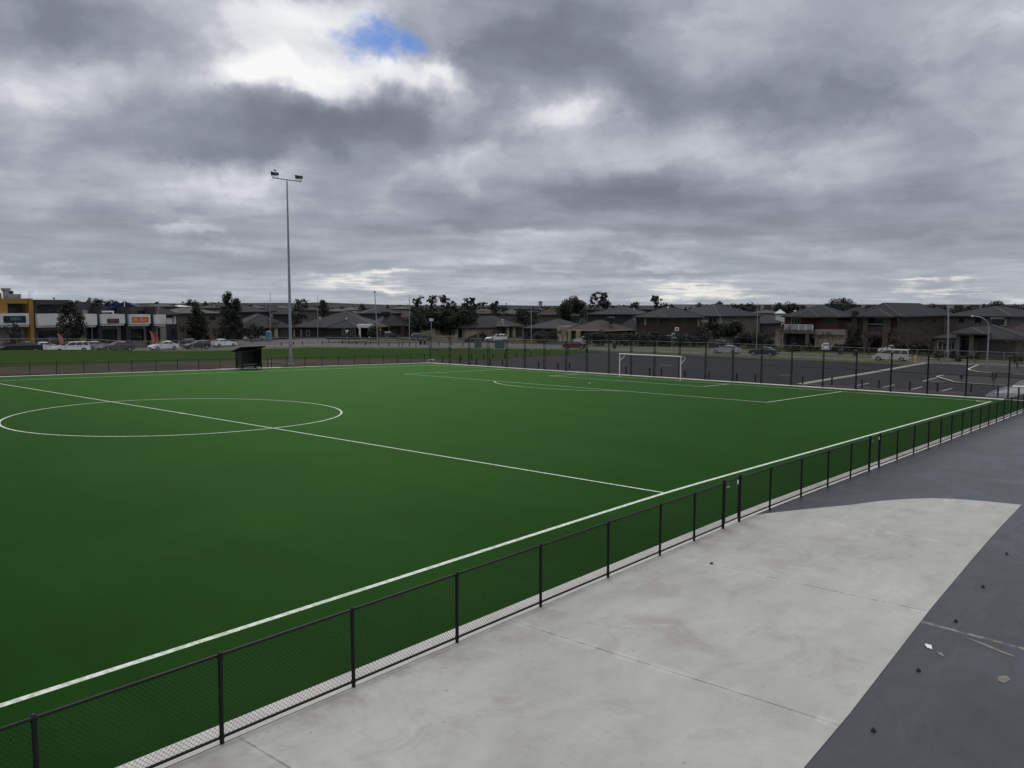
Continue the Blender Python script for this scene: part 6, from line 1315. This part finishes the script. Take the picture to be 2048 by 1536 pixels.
# low garden wall by the cream house
bw = thing('garden_wall', 'low brick garden wall before the cream house', 'wall', gp(866, 196), math.atan2(AR.y, AR.x)-.2)
MB().box(0, 0, -.2, 5.6, .25, 1.15).build('wall', M['cream_wall'], bw); MB().box(-.2, -.1, -.2, .35, .35, 1.5).build('pier', M['cream_wall'], bw); MB().box(5.3, -.1, -.2, 5.9, .35, 1.5).build('pier', M['cream_wall'], bw)
bw = thing('garden_wall', 'low red brick garden wall before the dark pyramid tree', 'wall', gp(400, 182), math.atan2(AR.y, AR.x)+.1); MB().box(0, 0, -.2, 7, .25, .9).build('wall', M['brick_low'], bw); MB().box(0, -.04, .905, 7, .29, .98).build('coping', M['mid_wall'], bw)
bw = thing('garden_wall', 'low brown brick wall before the red brick house', 'wall', gp(1573, 158), math.atan2(AR.y, AR.x)+.6); MB().box(0, 0, -.2, 4.5, .25, .9).build('wall', M['red_brick'], bw)
bw = thing('paling_fence', 'grey paling fence before the corner house with the porch beam', 'fence', gp(652, 206), math.atan2(AR.y, AR.x)-.1); f = MB()
for k in range(60): f.box(k*.14, 0, 0, k*.14+.125, .02, .95+.04*((k*7) % 3))
f.build('palings', M['timber'], bw)
bw = thing('timber_ramp_rail', 'brown handrail panel left of the narrow green kiosk', 'railing', gp(929, 185), math.atan2(AR.y, AR.x)+.1); MB().add([(0, 0, .1), (2.8, 0, .1), (2.8, 0, 1.9), (0, 0, .9), (0, .1, .1), (2.8, .1, .1), (2.8, .1, 1.9), (0, .1, .9)], [(0, 1, 2, 3), (7, 6, 5, 4), (3, 2, 6, 7), (0, 3, 7, 4), (1, 5, 6, 2), (0, 4, 5, 1)]).build('panel', M['timber'], bw)
# ------------------------------------------------------------------ second car park: beds, kerbs, bay lines, island, zebra crossing
def px2(q): return [(at(x_, y_).x, at(x_, y_).y) for x_, y_ in q]
def r7(q): return px2([(1708+x_/6.0235, 580+y_/6.0235) for x_, y_ in q])
sheet('mulch_bed', [(4.0, 3.2), (7.6, 2.6), (8.4, 4.6), (7.4, 6.2), (6.9, 9), (6.6, 17.2), (4.0, 17.2)], .0, M['mulch'])
sheet('mulch_bed', r7([(1000, 1044), (1090, 1030), (1840, 1062), (2010, 1080), (1900, 1150), (1690, 1146), (1270, 1117), (1190, 1105)]), .045, M['mulch'], side=.1)
sheet('mulch_bed', r7([(1378, 950), (1500, 905), (1700, 915), (2200, 935), (2200, 1030), (1700, 1002), (1500, 985), (1400, 968)]), .045, M['mulch'], side=.1)
def kerbline(name, q, w=.16, closed=False):
    P_ = [Vector((*p, 0)) for p in r7(q)]; polys = []
    for a, b in zip(P_, P_[1:]):
        d = (b-a).normalized(); n = Vector((-d.y, d.x, 0))*w/2; polys.append([(p.x, p.y) for p in (a-n-d*.02, b-n+d*.02, b+n+d*.02, a+n-d*.02)])
    return sheet(name, polys, .07, M['kerb'])
kerbline('kerb_edge', [(995, 1046), (1195, 1109), (1275, 1121), (1690, 1149), (1830, 1156)], .2); kerbline('kerb_edge', [(995, 1046), (1080, 1031)], .2)
kerbline('kerb_edge', [(1500, 905), (1376, 955), (1400, 972), (1500, 990), (1650, 1003)], .22); kerbline('kerb_edge', [(930, 880), (1130, 889), (1370, 902), (1500, 905)], .25); kerbline('kerb_edge', [(1920, 1020), (2200, 1032)], .2)
bl = []
for a, b in (((40, 1150), (180, 1122)), ((350, 1172), (490, 1142)), ((695, 1197), (825, 1165)), ((1035, 1220), (1180, 1185)), ((830, 1098), (1100, 1101)), ((895, 1080), (1050, 1084)), ((830, 1098), (1010, 1052)), ((545, 908), (610, 910))):
    P_, Q_ = [Vector((*p, 0)) for p in r7([a, b])]; d = (Q_-P_).normalized(); n = Vector((-d.y, d.x, 0))*.07; bl.append([(p.x, p.y) for p in (P_-n, Q_-n, Q_+n, P_+n)])
sheet('bay_lines', bl, .0, M['paint_line'])
sheet('footpath', r7([(1660, 1215), (1860, 1150), (2010, 1085), (2300, 1090), (2300, 1330), (1880, 1300), (1560, 1285)]), -.004, M['charcoal'])
zs = []
for k in range(6):
    y_ = 1178+k*11; x_ = 1895-k*38; zs.append(r7([(x_, y_), (2300, y_+6+k), (2300, y_+11+k), (x_-14, y_+5)]))
sheet('zebra_crossing', zs, .003, M['paint_line'])
sheet('speed_hump_edge', r7([(1910, 1155), (2300, 1163), (2300, 1172), (1910, 1165)]), .03, M['white_paint'], side=.05)
glints = [[(at(x_, y_).x, at(x_, y_).y) for x_, y_ in q] for q in ([(1318, 729.6), (1344, 730.3), (1342, 730.8), (1316, 730.2)], [(1560, 749.2), (1588, 750.1), (1586, 750.6), (1556, 749.9)], [(1594, 767), (1612, 768), (1608, 769), (1592, 768.3)])]
sheet('painted_glints', glints, -.012, M['pavement'])  # pale sheets that paint in the glint of puddles on the asphalt
# aerials and vents on the roofs
def aerial(px, yb, yt, d_, lab):
    b = pt(px, yb, d_); H = pt(px, yt, d_).z-b.z; o = thing('tv_aerial', lab, 'aerial', b-V(0, 0, .25), math.atan2(AR.y, AR.x)+.3); MB().tube((0, 0, 0), (0, 0, H+.25), .025, n=5).build('mast', M['galv'], o)
    q = MB().tube((-.7, 0, H+.1), (.7, 0, H+.1), .018, n=4)
    for k in range(6): q.tube((-.65+k*.25, -.3+k*.03, H+.1), (-.65+k*.25, .3-k*.03, H+.1), .012, n=4)
    q.build('elements', M['galv'], o)
for q in ((771, 617, 604, 268, 'tv aerial on the two storey house behind the leaning pole'), (1337.5, 616, 604, 186, 'tv aerial on the pyramid roof behind the goal'), (1006, 633, 626, 218, 'tv aerial on the cream house ridge'), (1627, 614, 604.5, 178, 'tv aerial at the left of the red brick roof'), (1862, 615, 605, 190, 'tv aerial on the right end of the dark brick house roof'), (707, 620, 611, 300, 'tv aerial on the far pale roofs left of the leaning pole'), (1257, 617, 607, 238, 'tv aerial on the dark green grey roof')): aerial(*q)
vm = MB().tube((0, 0, -.3), (0, 0, .22), .13, n=8).sphere((0, 0, .34), .26, .26, .2, 10, 6).mesh('roof_vent', M['frame_lt'])
for px, py, d_, lab in ((1336, 618.5, 184, 'pale round vent near the top of the pyramid roof'), (693, 640.5, 216, 'pale round vent on the corner house front hip'), (1268, 620, 238, 'pale round vent on the dark green grey roof'), (1005, 643, 214, 'pale vent on the cream house roof above the porch'), (1590, 626, 172, 'pale vent on the red brick house wing roof'), (640, 638, 219, 'pale vent low on the corner house roof')):
    tag(link('roof_vent', vm, None, pt(px, py, d_)), lab, 'roof vent')
